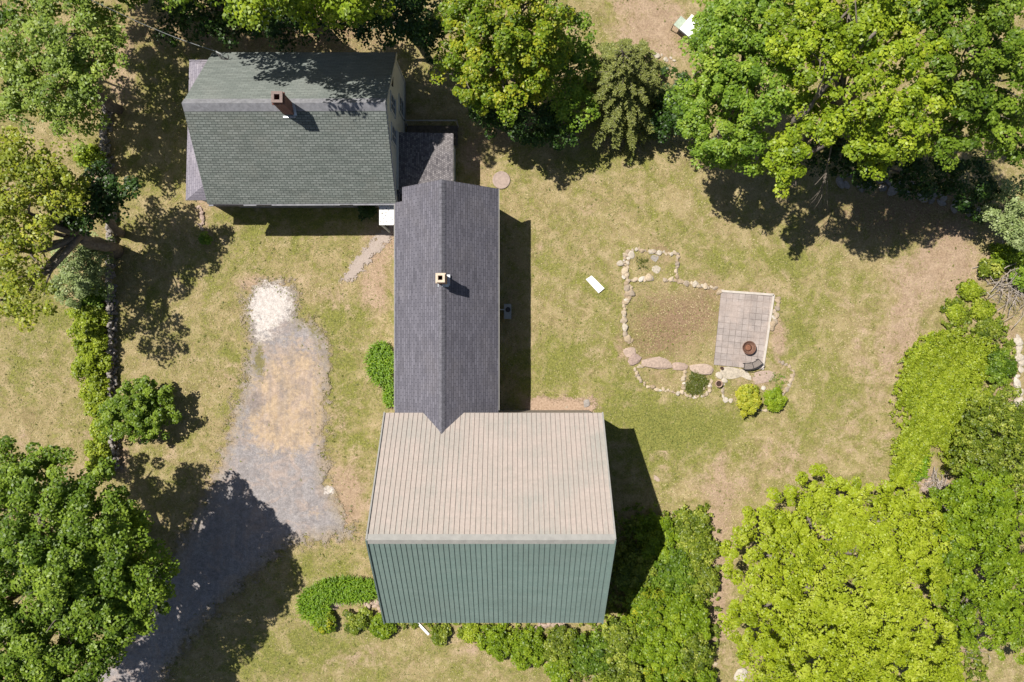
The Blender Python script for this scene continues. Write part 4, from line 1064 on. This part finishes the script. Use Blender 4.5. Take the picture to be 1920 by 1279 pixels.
# outdoor table at the top edge, half under the maple
tb = empty('outdoor_table', W(1288, 58, 0), 'white-topped outdoor table with a metal frame under the maple\'s edge', 'table')
hz = .75; q0, q1, q2, q3 = W(1274, 54, hz), W(1300, 76, hz), W(1312, 40, hz), W(1286, 26, hz)
X = (q1 - q0); Yv = Vector((-X.y, X.x, 0)).normalized() * 1.1
tq = [q0, q1, q1 + Yv, q0 + Yv]
m = MB(); m.slab(tq, .05); m.build('tabletop', MAT['white'], tb)
Xn = X.normalized(); e0 = q0 - Xn * .42
m = MB(); m.slab([e0 + Vector((0, 0, -.06)), q0 - Xn * .02 + Vector((0, 0, -.06)), q0 - Xn * .02 + Yv * .6 + Vector((0, 0, -.06)), e0 + Yv * .6 + Vector((0, 0, -.06))], .03); m.build('side_leaf', MAT['pale_green_paint'], tb)
m = MB()
fr = [q0 - Xn * .02 - Yv * .03, q1 - Yv * .03]; m.bar(fr[0] + Vector((0, 0, -.09)), fr[1] + Vector((0, 0, -.09)), .06, .08)
m.bar(e0 + Vector((0, 0, -.11)), e0 + Yv * .6 + Vector((0, 0, -.11)), .03)
m.build('frame', MAT['black_metal'], tb)
for p in (e0, q1 - Xn * .05, q1 - Xn * .05 + Yv * .95, e0 + Yv * .58):
    m = MB(); m.bar(Vector((p.x, p.y, -.03)), Vector((p.x, p.y, .64)), .035); m.build('leg', MAT['black_metal'], tb)

# ---------------------------------------------------------------- trees
# top left: pale airy tree
tree('broadleaf_tree', (222, 205), [lobe(60,95,5.6,60), lobe(140,60,6.2,75), lobe(185,130,5.8,45), lobe(90,170,5.4,75), lobe(150,215,4.6,50), lobe(20,160,5.2,50), lobe(190,60,5.0,42)],
     LF['pale'], 'pale green airy tree in the upper left corner', trunk_r=.24, n_leaf=72, spacing=.68, rad=.42, size=.15, inner=.25, rough=.25)
tree('broadleaf_tree', (-40, 20), [lobe(20,18,6.0,34), lobe(60,-10,6.5,40), lobe(-30,40,6,50)], LF['deep'], 'thin dark tree cut by the upper left corner of the frame', trunk_r=.16, n_leaf=45, spacing=.8, rad=.4, inner=.2)
# left: yellow tree with a big leaning trunk
def left_extra(mb, top, rr):
    limb(mb, W(212, 462, 2.2), W(150, 448, 4.2), .26, .18, .05, 8, 5, rr)
    limb(mb, W(150, 448, 4.2), W(78, 458, 4.8), .13, .08, .06, 7, 5, rr)
    limb(mb, W(78, 458, 4.8), W(35, 500, 5.4), .07, .03, .08, 6, 5, rr)
    limb(mb, W(80, 458, 4.8), W(96, 530, 4.8), .045, .015, .1, 5, 5, rr)
    limb(mb, W(70, 475, 4.8), W(88, 545, 4.6), .035, .01, .1, 5, 4, rr)
    limb(mb, W(150, 448, 4.2), W(60, 400, 6.0), .14, .05, .06, 7, 5, rr)
tree('broadleaf_tree', (218, 472), [lobe(60,330,7.0,75), lobe(120,370,6.6,52), lobe(15,300,7,55), lobe(55,400,6.8,62), lobe(30,470,6.4,55), lobe(55,545,6.4,52), lobe(10,560,5.6,42), lobe(20,400,6.6,50)],
     LF['yellow'], 'yellow-green tree with a thick leaning trunk at the left edge', trunk_r=.36, bark='bark', n_leaf=58, spacing=.78, rad=.42, size=.15, inner=.3, lean=tuple(W(150, 440, 4.4)), extra=left_extra, rough=.25)
tree('broadleaf_tree', (228, 440), [lobe(180,395,5.2,46), lobe(215,360,5.0,36), lobe(140,420,4.8,30), lobe(190,345,4.4,36)], LF['dark'], 'shade-darkened green tree standing between the yellow tree and the farmhouse', trunk_r=.2, n_leaf=60, spacing=.62, rad=.42, size=.15)
# bottom left maple
tree('maple_tree', (262, 990), [lobe(150,1030,8.4,105), lobe(60,960,8.2,85), lobe(215,1085,7.4,92), lobe(120,1130,8.2,100), lobe(190,955,7.2,72), lobe(40,1070,8.8,90), lobe(95,895,6.6,55), lobe(25,860,5.8,48), lobe(135,1200,7.8,80), lobe(60,1240,8,90), lobe(262,1050,6.8,56), lobe(212,1150,7.2,66), lobe(15,930,6.8,50), lobe(265,1110,6.6,56), lobe(215,1005,6.6,60), lobe(-60,1180,8,100), lobe(-50,1290,8,110), lobe(60,1330,7.6,100), lobe(115,1290,6.8,68), lobe(-60,1060,8,90)],
     LF['deep'], 'huge dark maple filling the lower left corner', trunk_r=.45, n_leaf=130, spacing=.78, rad=.44, size=.14, inner=.3, limbs=30, tint_mu=.58, rough=.14)
# behind the farmhouse
tree('broadleaf_tree', (190, -60), [lobe(60,-110,6.5,90), lobe(160,-125,7.5,100), lobe(255,-110,7.5,85), lobe(320,-65,6.0,50), lobe(250,-40,5.0,40)], LF['deep'], 'tree above the upper left corner whose shade falls beside the farmhouse', trunk_r=.28, n_leaf=90, spacing=.75, rad=.48, size=.16)
tree('maple_tree', (560, 20), [lobe(500,-80,12,98), lobe(620,-70,11,95), lobe(420,-90,10,90), lobe(610,-8,8.6,52), lobe(480,-30,9.5,62), lobe(690,-15,8.5,52), lobe(550,-20,9,50)], LF['maple'], 'tall maple behind the farmhouse, cut by the top edge', trunk_r=.4, n_leaf=75, spacing=.75, rad=.5, rough=.22)
tree('maple_tree', (420, 20), [lobe(300,-85,9,55), lobe(370,-60,10,85)], LF['deep'], 'dark tree left of the tall maple at the top edge', trunk_r=.28, n_leaf=60, spacing=.75, rad=.48)
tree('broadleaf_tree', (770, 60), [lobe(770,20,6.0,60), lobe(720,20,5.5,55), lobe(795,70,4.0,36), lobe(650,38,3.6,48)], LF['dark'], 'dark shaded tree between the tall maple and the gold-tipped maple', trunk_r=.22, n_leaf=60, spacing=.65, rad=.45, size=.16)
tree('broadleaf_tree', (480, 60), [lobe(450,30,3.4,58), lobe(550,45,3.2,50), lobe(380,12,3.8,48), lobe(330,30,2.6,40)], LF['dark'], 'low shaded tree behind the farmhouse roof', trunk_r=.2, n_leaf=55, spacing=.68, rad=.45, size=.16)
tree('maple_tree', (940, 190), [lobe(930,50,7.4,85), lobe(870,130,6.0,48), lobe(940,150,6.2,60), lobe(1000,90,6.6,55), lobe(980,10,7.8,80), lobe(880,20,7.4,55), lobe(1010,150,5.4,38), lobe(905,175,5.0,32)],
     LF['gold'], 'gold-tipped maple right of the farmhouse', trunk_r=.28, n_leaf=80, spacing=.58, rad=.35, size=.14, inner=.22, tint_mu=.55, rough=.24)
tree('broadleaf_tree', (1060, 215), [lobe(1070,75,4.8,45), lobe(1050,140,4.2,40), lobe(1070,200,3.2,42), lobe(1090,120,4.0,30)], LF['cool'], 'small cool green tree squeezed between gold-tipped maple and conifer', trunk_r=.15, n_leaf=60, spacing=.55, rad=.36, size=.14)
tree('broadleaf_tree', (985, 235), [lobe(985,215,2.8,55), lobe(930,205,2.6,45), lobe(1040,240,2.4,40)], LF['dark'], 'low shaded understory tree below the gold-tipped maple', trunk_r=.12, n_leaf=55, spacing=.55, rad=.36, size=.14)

# conifer with drooping boughs
def conifer(px, py, h, tip, R, leafm, label, n=64, seed=4):
    rr = random.Random(seed); b = W(px, py); b.z = -.05
    root = empty('conifer', b, label, 'conifer')
    tp = Vector(W(*tip)); mb = MB()
    mb.tube([b, b.lerp(tp, .5), tp], [.2, .12, .02], 8)
    P, D, S = [], [], []
    for i in range(n):
        t = .12 + .86 * (i / n) ** .9; o = b.lerp(tp, t); a = i * 2.399 + rr.uniform(-.25, .25)
        L = R * (1 - t) ** .75 * rr.uniform(.6, 1.25) + .25
        d = Vector((math.cos(a), math.sin(a), 0)); pts = []
        for k in range(8):
            s = k / 7; q = o + d * (L * s) + Vector((0, 0, .16 * L * math.sin(s * 2.0) - .27 * L * s * s)); pts.append(q)
        mb.tube(pts, [.035 * (1 - j / 8) + .006 for j in range(8)], 4)
        side = Vector((-d.y, d.x, 0))
        for k in range(int(34 * L)):
            s = rr.uniform(.12, 1.0); j = min(6, int(s * 7)); q = pts[j].lerp(pts[j + 1], s * 7 - j)
            w = L * .17 * (1 - s * .8) + .06
            for sg in (-1, 1):
                e = q + side * (sg * w * rr.uniform(.5, 1.1)) + d * (w * rr.uniform(.2, .9)) + Vector((0, 0, rr.uniform(-.14, .02)))
                m = max(2, int((e - q).length / .055))
                for u in range(m):
                    P.append(q.lerp(e, (u + rr.random()) / m)); D.append((e - q).normalized())
    P = np.array([p[:] for p in P]); D = np.array([p[:] for p in D]); nP = len(P)
    P = np.repeat(P, 2, 0); D = np.repeat(D, 2, 0); nP *= 2
    dirr = D + unit(nP) * .55; dirr /= np.linalg.norm(dirr, axis=1)[:, None]
    nr = np.array([0, 0, 1.]) + unit(nP) * .45; t2 = np.cross(nr, dirr); t2 /= np.linalg.norm(t2, axis=1)[:, None]
    s = RNG.uniform(.07, .13, nP)[:, None]; P = P + unit(nP) * .02
    V = np.stack([P - dirr * s * .5, P + t2 * s * .22, P + dirr * s * .6, P - t2 * s * .22], 1).reshape(-1, 3)
    np_mesh('crown', V, np.arange(len(V)).reshape(-1, 4), leafm, root, {'tint': ('FACE', np.clip(RNG.normal(.5, .2, nP), 0, 1))}, off=b)
    mb.build('trunk', MAT['bark_dark'], root); return root
conifer(1172, 205, 7.6, (1168, 95, 6.4), 3.3, LF['olive'], 'olive green conifer with drooping boughs between the maples', n=120)
conifer(1185, 255, 3, (1192, 215, 2.9), 1.5, LF['olive'], 'small drooping conifer at the lower edge of the tall conifer', n=40, seed=8)
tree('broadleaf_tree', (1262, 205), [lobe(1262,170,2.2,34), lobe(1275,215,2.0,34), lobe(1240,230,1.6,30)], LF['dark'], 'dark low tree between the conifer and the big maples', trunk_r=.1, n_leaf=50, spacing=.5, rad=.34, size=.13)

# big maples top right
tree('maple_tree', (1400, 225), [lobe(1348,125,7.6,72), lobe(1395,55,8.4,80), lobe(1315,200,6.2,50), lobe(1370,225,7.0,68), lobe(1430,160,8.4,65), lobe(1345,35,7.0,42), lobe(1335,275,5.2,38), lobe(1395,295,5.8,40), lobe(1440,20,8.5,60)],
     LF['cool'], 'leftmost of the big maples at the upper right, cool green', trunk_r=.34, n_leaf=88, spacing=.61, rad=.37, size=.14, tint_mu=.55, inner=.25)
def mid_extra(mb, top, rr):
    limb(mb, W(1480, 235, 7.6), W(1545, 165, 10.0), .2, .13, .06, 8, 5, rr)
    limb(mb, W(1545, 165, 10.0), W(1640, 60, 12.4), .13, .06, .06, 8, 5, rr)
    for q in range(7):
        limb(mb, W(1548, 325, 5.0), W(1525 + q * 9 - 27, 372 + (q * 7) % 25, 4.4), .02, .006, .08, 5, 4, rr)
    limb(mb, W(1560, 270, 6.0), W(1548, 325, 5.0), .04, .02, .05, 5, 4, rr)
    limb(mb, W(1525, 185, 9.6), W(1545, 120, 12.0), .05, .015, .06, 6, 5, rr)
tree('maple_tree', (1565, 270), [lobe(1560,80,10.6,75), lobe(1640,140,11.0,80), lobe(1530,185,8.4,42), lobe(1590,235,9.6,48), lobe(1660,240,10,56), lobe(1500,60,10.2,62), lobe(1600,10,11.4,85), lobe(1475,290,7.6,36), lobe(1505,250,8.0,28), lobe(1690,60,11,75), lobe(1475,335,7.2,24), lobe(1730,190,10.5,50), lobe(1640,300,9.0,28), lobe(1700,285,9.5,30)],
     LF['maple'], 'middle big maple at the upper right with a bare limb showing', trunk_r=.38, n_leaf=80, spacing=.60, rad=.37, size=.145, extra=mid_extra, tint_mu=.58, rough=.24, inner=.2)
tree('maple_tree', (1790, 250), [lobe(1800,70,11.4,80), lobe(1875,160,9.4,70), lobe(1785,180,10,52), lobe(1850,235,8.0,52), lobe(1910,60,10.2,75), lobe(1770,255,8.6,40), lobe(1750,0,11.8,66), lobe(1905,260,7.0,44), lobe(1830,-20,12,76)],
     LF['deep'], 'dark big maple at the far upper right corner', trunk_r=.36, n_leaf=82, spacing=.64, rad=.38, size=.145, tint_mu=.58, rough=.24, inner=.25)
tree('broadleaf_tree', (1690, 320), [lobe(1640,300,3.2,50), lobe(1720,320,3.0,50), lobe(1800,340,2.8,46), lobe(1560,290,3.0,40), lobe(1840,380,2.0,34)], LF['dark'], 'shaded understory tree below the big maples', trunk_r=.14, n_leaf=50, spacing=.58, rad=.38, size=.15)
# right edge
tree('broadleaf_tree', (1880, 420), [lobe(1900,370,3.2,34), lobe(1880,400,2.8,30), lobe(1915,430,2.8,34)], LF['sage'], 'sage green feathery tree at the right edge below the maples', trunk_r=.1, n_leaf=70, spacing=.42, rad=.3, size=.1)
for (px, py, r, h, mt, lb) in [
    (1880,480,30,1.0,'limed','green shrub below the sage tree at the right edge'),(1848,505,20,.7,'brush','small brownish green shrub at the corner of the bare soil'),
    (1905,520,24,.9,'cool','cool green shrub next to the dead brush pile'),(1866,688,30,.95,'deep','compact dark green bush in the lime ground cover'),
    (1815,545,16,.4,'hedge','small lime shrub on the bare soil'),(1836,580,18,.45,'hedge','lime shrub left of the dead brush pile'),(1850,615,20,.4,'brush','sprawling low shrub below the dead brush pile'),
    (1790,590,16,.35,'hedge','lime shrub nearest the lawn on the bare soil')]:
    shrub('shrub', px, py, r, h, LF[mt], lb)
cover('ground_cover', [(1700,660),(1740,640),(1790,628),(1830,650),(1835,720),(1860,760),(1860,860),(1800,880),(1740,830),(1722,860),(1690,900),(1672,895),(1682,820),(1692,740)], LF['hedge'], 'dense lime ground cover along the right side of the lawn', 'ground cover', n=90000, h=.5, hole=.12, size=.095)
cover('ground_cover', [(1780,530),(1830,540),(1880,600),(1900,660),(1890,760),(1850,740),(1790,640),(1760,600)], LF['brush'], 'patchy weeds between the lime cover and the boulders', 'weeds', n=7000, h=.25, hole=.85)
cover('ground_cover', [(1700,860),(1735,850),(1735,890),(1700,910),(1670,900)], LF['fern'], 'cool green low weeds beside the dead stump', 'weeds', n=5000, h=.2, hole=.1, size=.1)
# brush on the right
tree('broadleaf_tree', (1830, 800), [lobe(1850,800,2.6,55), lobe(1900,780,2.6,45), lobe(1880,850,2.6,60), lobe(1820,860,2.4,45), lobe(1910,900,2.8,50)], LF['brush'], 'pale brushy thicket tree above the dark thicket at the right', trunk_r=.1, n_leaf=60, spacing=.42, rad=.26, size=.1, inner=.2, zcut=0.0)
tree('broadleaf_tree', (1810, 1010), [lobe(1830,960,3.8,62), lobe(1890,1000,4.2,65), lobe(1840,1050,4.0,60), lobe(1800,1010,3.2,45), lobe(1900,1100,4,60), lobe(1870,930,3.2,45), lobe(1825,915,3.0,42), lobe(1775,1075,3.0,42), lobe(1785,1130,2.8,42), lobe(1760,940,3.0,30), lobe(1790,1180,2.4,34), lobe(1800,960,3.4,40), lobe(1860,1150,3.4,50), lobe(1910,1190,3,50)], LF['limed'], 'dense mid-green thicket tree at the right edge', trunk_r=.16, n_leaf=80, spacing=.52, rad=.28, size=.11, inner=.2, rough=.22, zcut=0.0)
# lime tree
tree('broadleaf_tree', (1500, 1050), [lobe(1520,960,4.2,70), lobe(1440,1040,4.6,80), lobe(1560,1060,5.4,110), lobe(1650,1000,4.6,80), lobe(1420,1150,4.8,62), lobe(1500,1180,5.6,100), lobe(1620,1150,5.4,100), lobe(1700,1080,4.6,65), lobe(1700,1200,4.8,80), lobe(1540,1260,5.2,100), lobe(1640,1260,5.0,90), lobe(1530,910,3.4,34), lobe(1600,945,3.8,45), lobe(1690,945,3.6,45), lobe(1430,1240,4.4,50), lobe(1740,1000,3.6,40), lobe(1750,1260,3.8,50), lobe(1440,980,3.6,40)],
     LF['lime'], 'broad bright yellow-green tree in the lower right', trunk_r=.35, n_leaf=85, spacing=.56, rad=.29, size=.11, inner=.25, limbs=0, tint_mu=.55, rough=.13)
# brush behind the barn
bl = [(1290,985,36,1.0),(1225,1000,40,1.2),(1180,1060,40,1.3),(1250,1060,45,1.5),(1305,1075,36,1.4),(1210,1130,45,1.6),(1275,1140,48,1.7),(1160,1190,42,1.5),(1225,1200,48,1.8),(1290,1210,40,1.6),(1110,1215,40,1.4),(1170,1255,48,1.7),(1245,1262,50,1.8),(1310,1265,28,1.4),(1300,1020,34,1.1)]
words = ['highest', 'shaded upper', 'shaded', 'upper middle', 'right-hand upper', 'middle left', 'middle right', 'left inner', 'central', 'right-hand', 'outermost left', 'lower left', 'lower central', 'lower right corner', 'right-hand top']
places = ['nearest the lawn','just beyond the barn shadow tip','inside the barn shadow','at the shadow\'s outer edge','beside the brown strip near the lawn','under the barn\'s lower right corner','midway down the thicket','below the barn\'s right end','in the heart of the thicket','beside the brown strip midway down','below the barn\'s lower eave','at the bottom edge below the barn','at the bottom edge in mid thicket','at the bottom edge next to the brown strip','between the top shrub and the brown strip']
for i, (px, py, r, h) in enumerate(bl):
    shrub('shrub', px, py, r, h, LF[['brush','limed','brush','deep','brush','gold','limed'][i % 7]], f'{words[i]} thicket shrub {places[i]}', group='shrubs of the barn thicket', n_leaf=62, size=.125, spacing=.36, rad=.28)
for i, (px, py, r, h, mt, lb) in enumerate([
    (935,1195,34,.9,'limed','bushy shrub under the middle of the barn\'s lower eave'),(990,1210,36,.9,'limed','wide shrub right of the eave shrub below the barn'),(1050,1205,38,1.0,'brush','brushy shrub below the stones under the barn eave'),
    (880,1180,18,.45,'hedge','small shrub at the barn eave left of the bushy shrubs'),(825,1185,16,.5,'brush','little shrub by the leaning plank'),(1045,1250,30,.7,'limed','low shrub at the bottom edge left of the thicket'),
    (612,1165,20,.6,'gold','small brownish shrub in front of the ferns'),(675,1160,24,.6,'brush','shrub between the ferns and the barn corner'),(722,1172,24,.6,'limed','shrub touching the barn\'s lower left corner'),
    (1425,0,3,.1,'brush','')]):
    if lb: shrub('shrub', px, py, r, h, LF[mt], lb)
cover('ground_cover', [(740,1160),(900,1160),(1010,1170),(1100,1190),(1100,1279),(1040,1240),(940,1215),(860,1185),(760,1182)], LF['brush'], 'weeds growing along the foot of the barn', 'weeds', n=4000, h=.25, hole=.7)
cover('ground_cover', [(1150,960),(1330,950),(1340,1300),(1020,1300),(1100,1180)], LF['brush'], 'tangled undergrowth filling the thicket right of the barn', 'undergrowth', n=24000, h=.4, hole=.5)
# hedge along the left wall
hz_ = [(174,602,36,.95,34),(182,640,35,1.0,32),(182,688,36,1.0,32),(190,730,30,.9,30),(196,762,26,.8,26),(194,845,24,.8,28),(200,800,24,.7,26),(196,872,22,.8,20)]
hw = ['top','second from the top','third from the top','fourth from the top','fifth, just above the round tree','lower one below the round tree','one behind the round tree','last one beside the dark maple']
for (px, py, r, h, ry), w_ in zip(hz_, hw):
    shrub('hedge_shrub', px, py, r, h, LF['hedge'], f'lime hedge shrub along the left stone wall, {w_}', 'hedge', 'hedge shrubs along the left stone wall', ry=ry, n_leaf=62, size=.12, spacing=.34)
tree('evergreen_shrub', (160, 505), [lobe(150,490,1.8,42), lobe(135,540,1.4,30), lobe(175,530,1.5,30), lobe(185,470,1.8,30)], LF['sage'], 'sage green feathery evergreen beside the left stone wall', trunk_r=.08, n_leaf=80, spacing=.4, rad=.28, size=.09)
shrub('shrub', 185, 560, 26, .8, LF['cool'], 'green shrub between the sage evergreen and the lime hedge')
shrub('shrub', 180, 300, 26, .9, LF['maple'], 'green shrub below the pale airy tree', ry=26)
tree('broadleaf_tree', (262, 775), [lobe(255,770,1.5,44), lobe(295,765,1.3,36), lobe(228,785,1.2,36), lobe(275,740,1.3,30), lobe(280,798,1.1,30)], LF['deep'], 'small round tree standing right of the left stone wall', trunk_r=.1, n_leaf=60, spacing=.4, rad=.24, size=.12, tint_mu=.68, rough=.4)
shrub('shrub', 385, 455, 12, .4, LF['cool'], 'tiny green plant between the shade and the lean-to corner')
shrub('shrub', 690, 396, 13, .6, LF['dark'], 'small dark shrub in the shade of the farmhouse eave')
# bed plants
shrub('shrub', 1397, 745, 19, 1.0, LF['yellow'], 'bright yellow shrub in the lower right stone bed', n_leaf=70, size=.1, spacing=.24, rad=.18, ry=28, tint_mu=.8, lobes_n=5)
shrub('shrub', 1446, 748, 19, .7, LF['limed'], 'round green shrub in the lower right stone bed', n_leaf=70, size=.09, spacing=.22, rad=.17, tint_mu=.7)
c = cover('mat_plant', [(1298,699),(1309,697),(1319,705),(1327,716),(1318,724),(1312,736),(1300,738),(1289,731),(1285,722),(1294,712)], LF['moss'], 'bright green mat plant spreading inside the lower stone bed', 'mat plant', n=5200, size=.05, h=.05, hole=.15)
del c['kind']
c = cover('bed_weeds', [(1190,484),(1212,486),(1214,504),(1194,508)], LF['moss'], 'patch of weeds in the little square bed', 'weeds', n=420, size=.05, h=.05, hole=.4)
cover('bed_weeds', [(1445,700),(1475,698),(1476,720),(1460,728),(1440,716)], LF['fern'], 'patchy weeds above the round shrub in the stone bed', 'weeds', n=420, size=.05, h=.05, hole=.7)

def weed_tufts():
    N = 60000; px = RNG.uniform(0, 1920, N); py = RNG.uniform(0, 1279, N)
    d = poly_sd(px, py, DRIVE)
    p_edge = np.exp(-(d / 16) ** 2) * 0.22 + np.exp(-(d / 60) ** 2) * (d > 0) * (py < 900) * 0.015
    nz = np.sin(px * .021 + 1) * np.cos(py * .027 + px * .006) + .5 * np.sin(px * .07 + py * .05)
    p_lawn = np.where(d < 0, np.clip(nz, 0, 1) * 0.05 + 0.006, 0)
    ok = RNG.random(N) < p_edge + p_lawn
    for P in ([(400,150),(860,150),(860,395),(400,395)], [(735,340),(935,340),(935,775),(735,775)], [(730,775),(1125,775),(1125,1160),(730,1160)], [(1352,545),(1450,552),(1428,692),(1338,683)]):
        ok &= poly_sd(px, py, P) < 0
    px, py = px[ok], py[ok]; K = len(px)
    C = np.stack([(px - CX) / 32, (CY - py) / 32, np.full(K, 0.02)], 1)
    V, t = leaves(C, RNG.uniform(.03, .12, K), 10, .055, tint_mu=.45, shell=.1, flat=.35)
    tag(np_mesh('weed_tufts', V, np.arange(len(V)).reshape(-1, 4), LF['tuft'], None, {'tint': ('FACE', t)}), 'small weed tufts along the driveway edges and in the lawn', 'weeds', kind='stuff')
weed_tufts()

# ferns / daylilies: long arching blades
def blades(px, py, rx, ry, n, L, leafm, name, label, cat):
    b = W(px, py); b.z = -.02
    a = RNG.uniform(0, 2 * np.pi, n); q = np.sqrt(RNG.random(n))
    x = b.x + np.cos(a) * q * rx / 32; y = b.y + np.sin(a) * q * ry / 32
    th = RNG.uniform(0, 2 * np.pi, n); LL = L * RNG.uniform(.6, 1.2, n); w = RNG.uniform(.012, .026, n) * 1.3; hgt = LL * RNG.uniform(.5, .9, n)
    dx, dy = np.cos(th), np.sin(th); V = []
    for s, zf, wf in ((0, 0, .7), (.35, .75, 1.0), (.7, .95, .8), (1.0, .7, .1)):
        for sg in (-1, 1):
            V.append(np.stack([x + dx * LL * .55 * s - dy * w * wf * sg, y + dy * LL * .55 * s + dx * w * wf * sg, hgt * zf], 1))
    V = np.stack(V, 1).reshape(-1, 3); i0 = np.arange(n) * 8
    Q = np.concatenate([np.stack([i0 + k, i0 + k + 1, i0 + k + 3, i0 + k + 2], 1) for k in (0, 2, 4)])
    t = np.tile(np.clip(RNG.normal(.5, .2, n), 0, 1), 3)
    o = np_mesh(name, V, Q, leafm, None, {'tint': ('FACE', t)}, off=b); o.location = b
    return tag(o, label, cat)
blades(716, 680, 22, 36, 1500, .7, LF['fern'], 'daylily_clump', 'bright green clump of arching leaves against the long wing', 'plant')
blades(732, 735, 10, 26, 420, .55, LF['fern'], 'daylily_clump', 'smaller tail of arching leaves below the bright clump at the wing', 'plant')
blades(592, 1128, 26, 30, 1500, .7, LF['fern'], 'fern_patch', 'dense fern patch left of the barn', 'ferns')
blades(655, 1102, 62, 20, 2300, .7, LF['fern'], 'fern_patch', 'fern patch touching the barn\'s left edge', 'ferns')

cover('ground_cover', [(1740,930),(1800,960),(1810,1150),(1850,1279),(1760,1279),(1750,1150),(1735,1050)], LF['brush'], 'straggly weeds in the gap between lime tree and right-hand thicket', 'weeds', n=7900, h=.4, hole=.6)
# dead brush piles and a stump
def brush_pile(px, py, r, n, label, h=.8):
    b = W(px, py); rr = random.Random(int(px)); m = MB()
    for i in range(n):
        a = rr.uniform(0, 6.28); c = b + Vector((rr.gauss(0, r / 64), rr.gauss(0, r / 64), rr.uniform(.05, h)))
        d = Vector((math.cos(a), math.sin(a), rr.uniform(-.3, .45))); L = rr.uniform(.5, 1.5) * r / 40
        w = rr.uniform(.008, .03); a0, b0 = c - d * L / 2, c + d * L / 2; a0.z = max(a0.z, .02); b0.z = max(b0.z, .02)
        limb(m, a0, b0, w, w * .3, .1, 4, 4, rr)
    tag(m.build('brush_pile', MAT['deadwood'], smooth=True), label, 'dead branches')
brush_pile(1890, 545, 46, 120, 'heap of bleached dead branches at the right edge')
brush_pile(1752, 905, 26, 70, 'tangle of dead twigs on the stump between lime tree and thicket', .5)
brush_pile(1815, 1195, 26, 40, 'dead twigs in the gap beside the lime tree', .4)
brush_pile(1900, 790, 30, 26, 'bare pale twigs over the brushy thicket', 2.9)
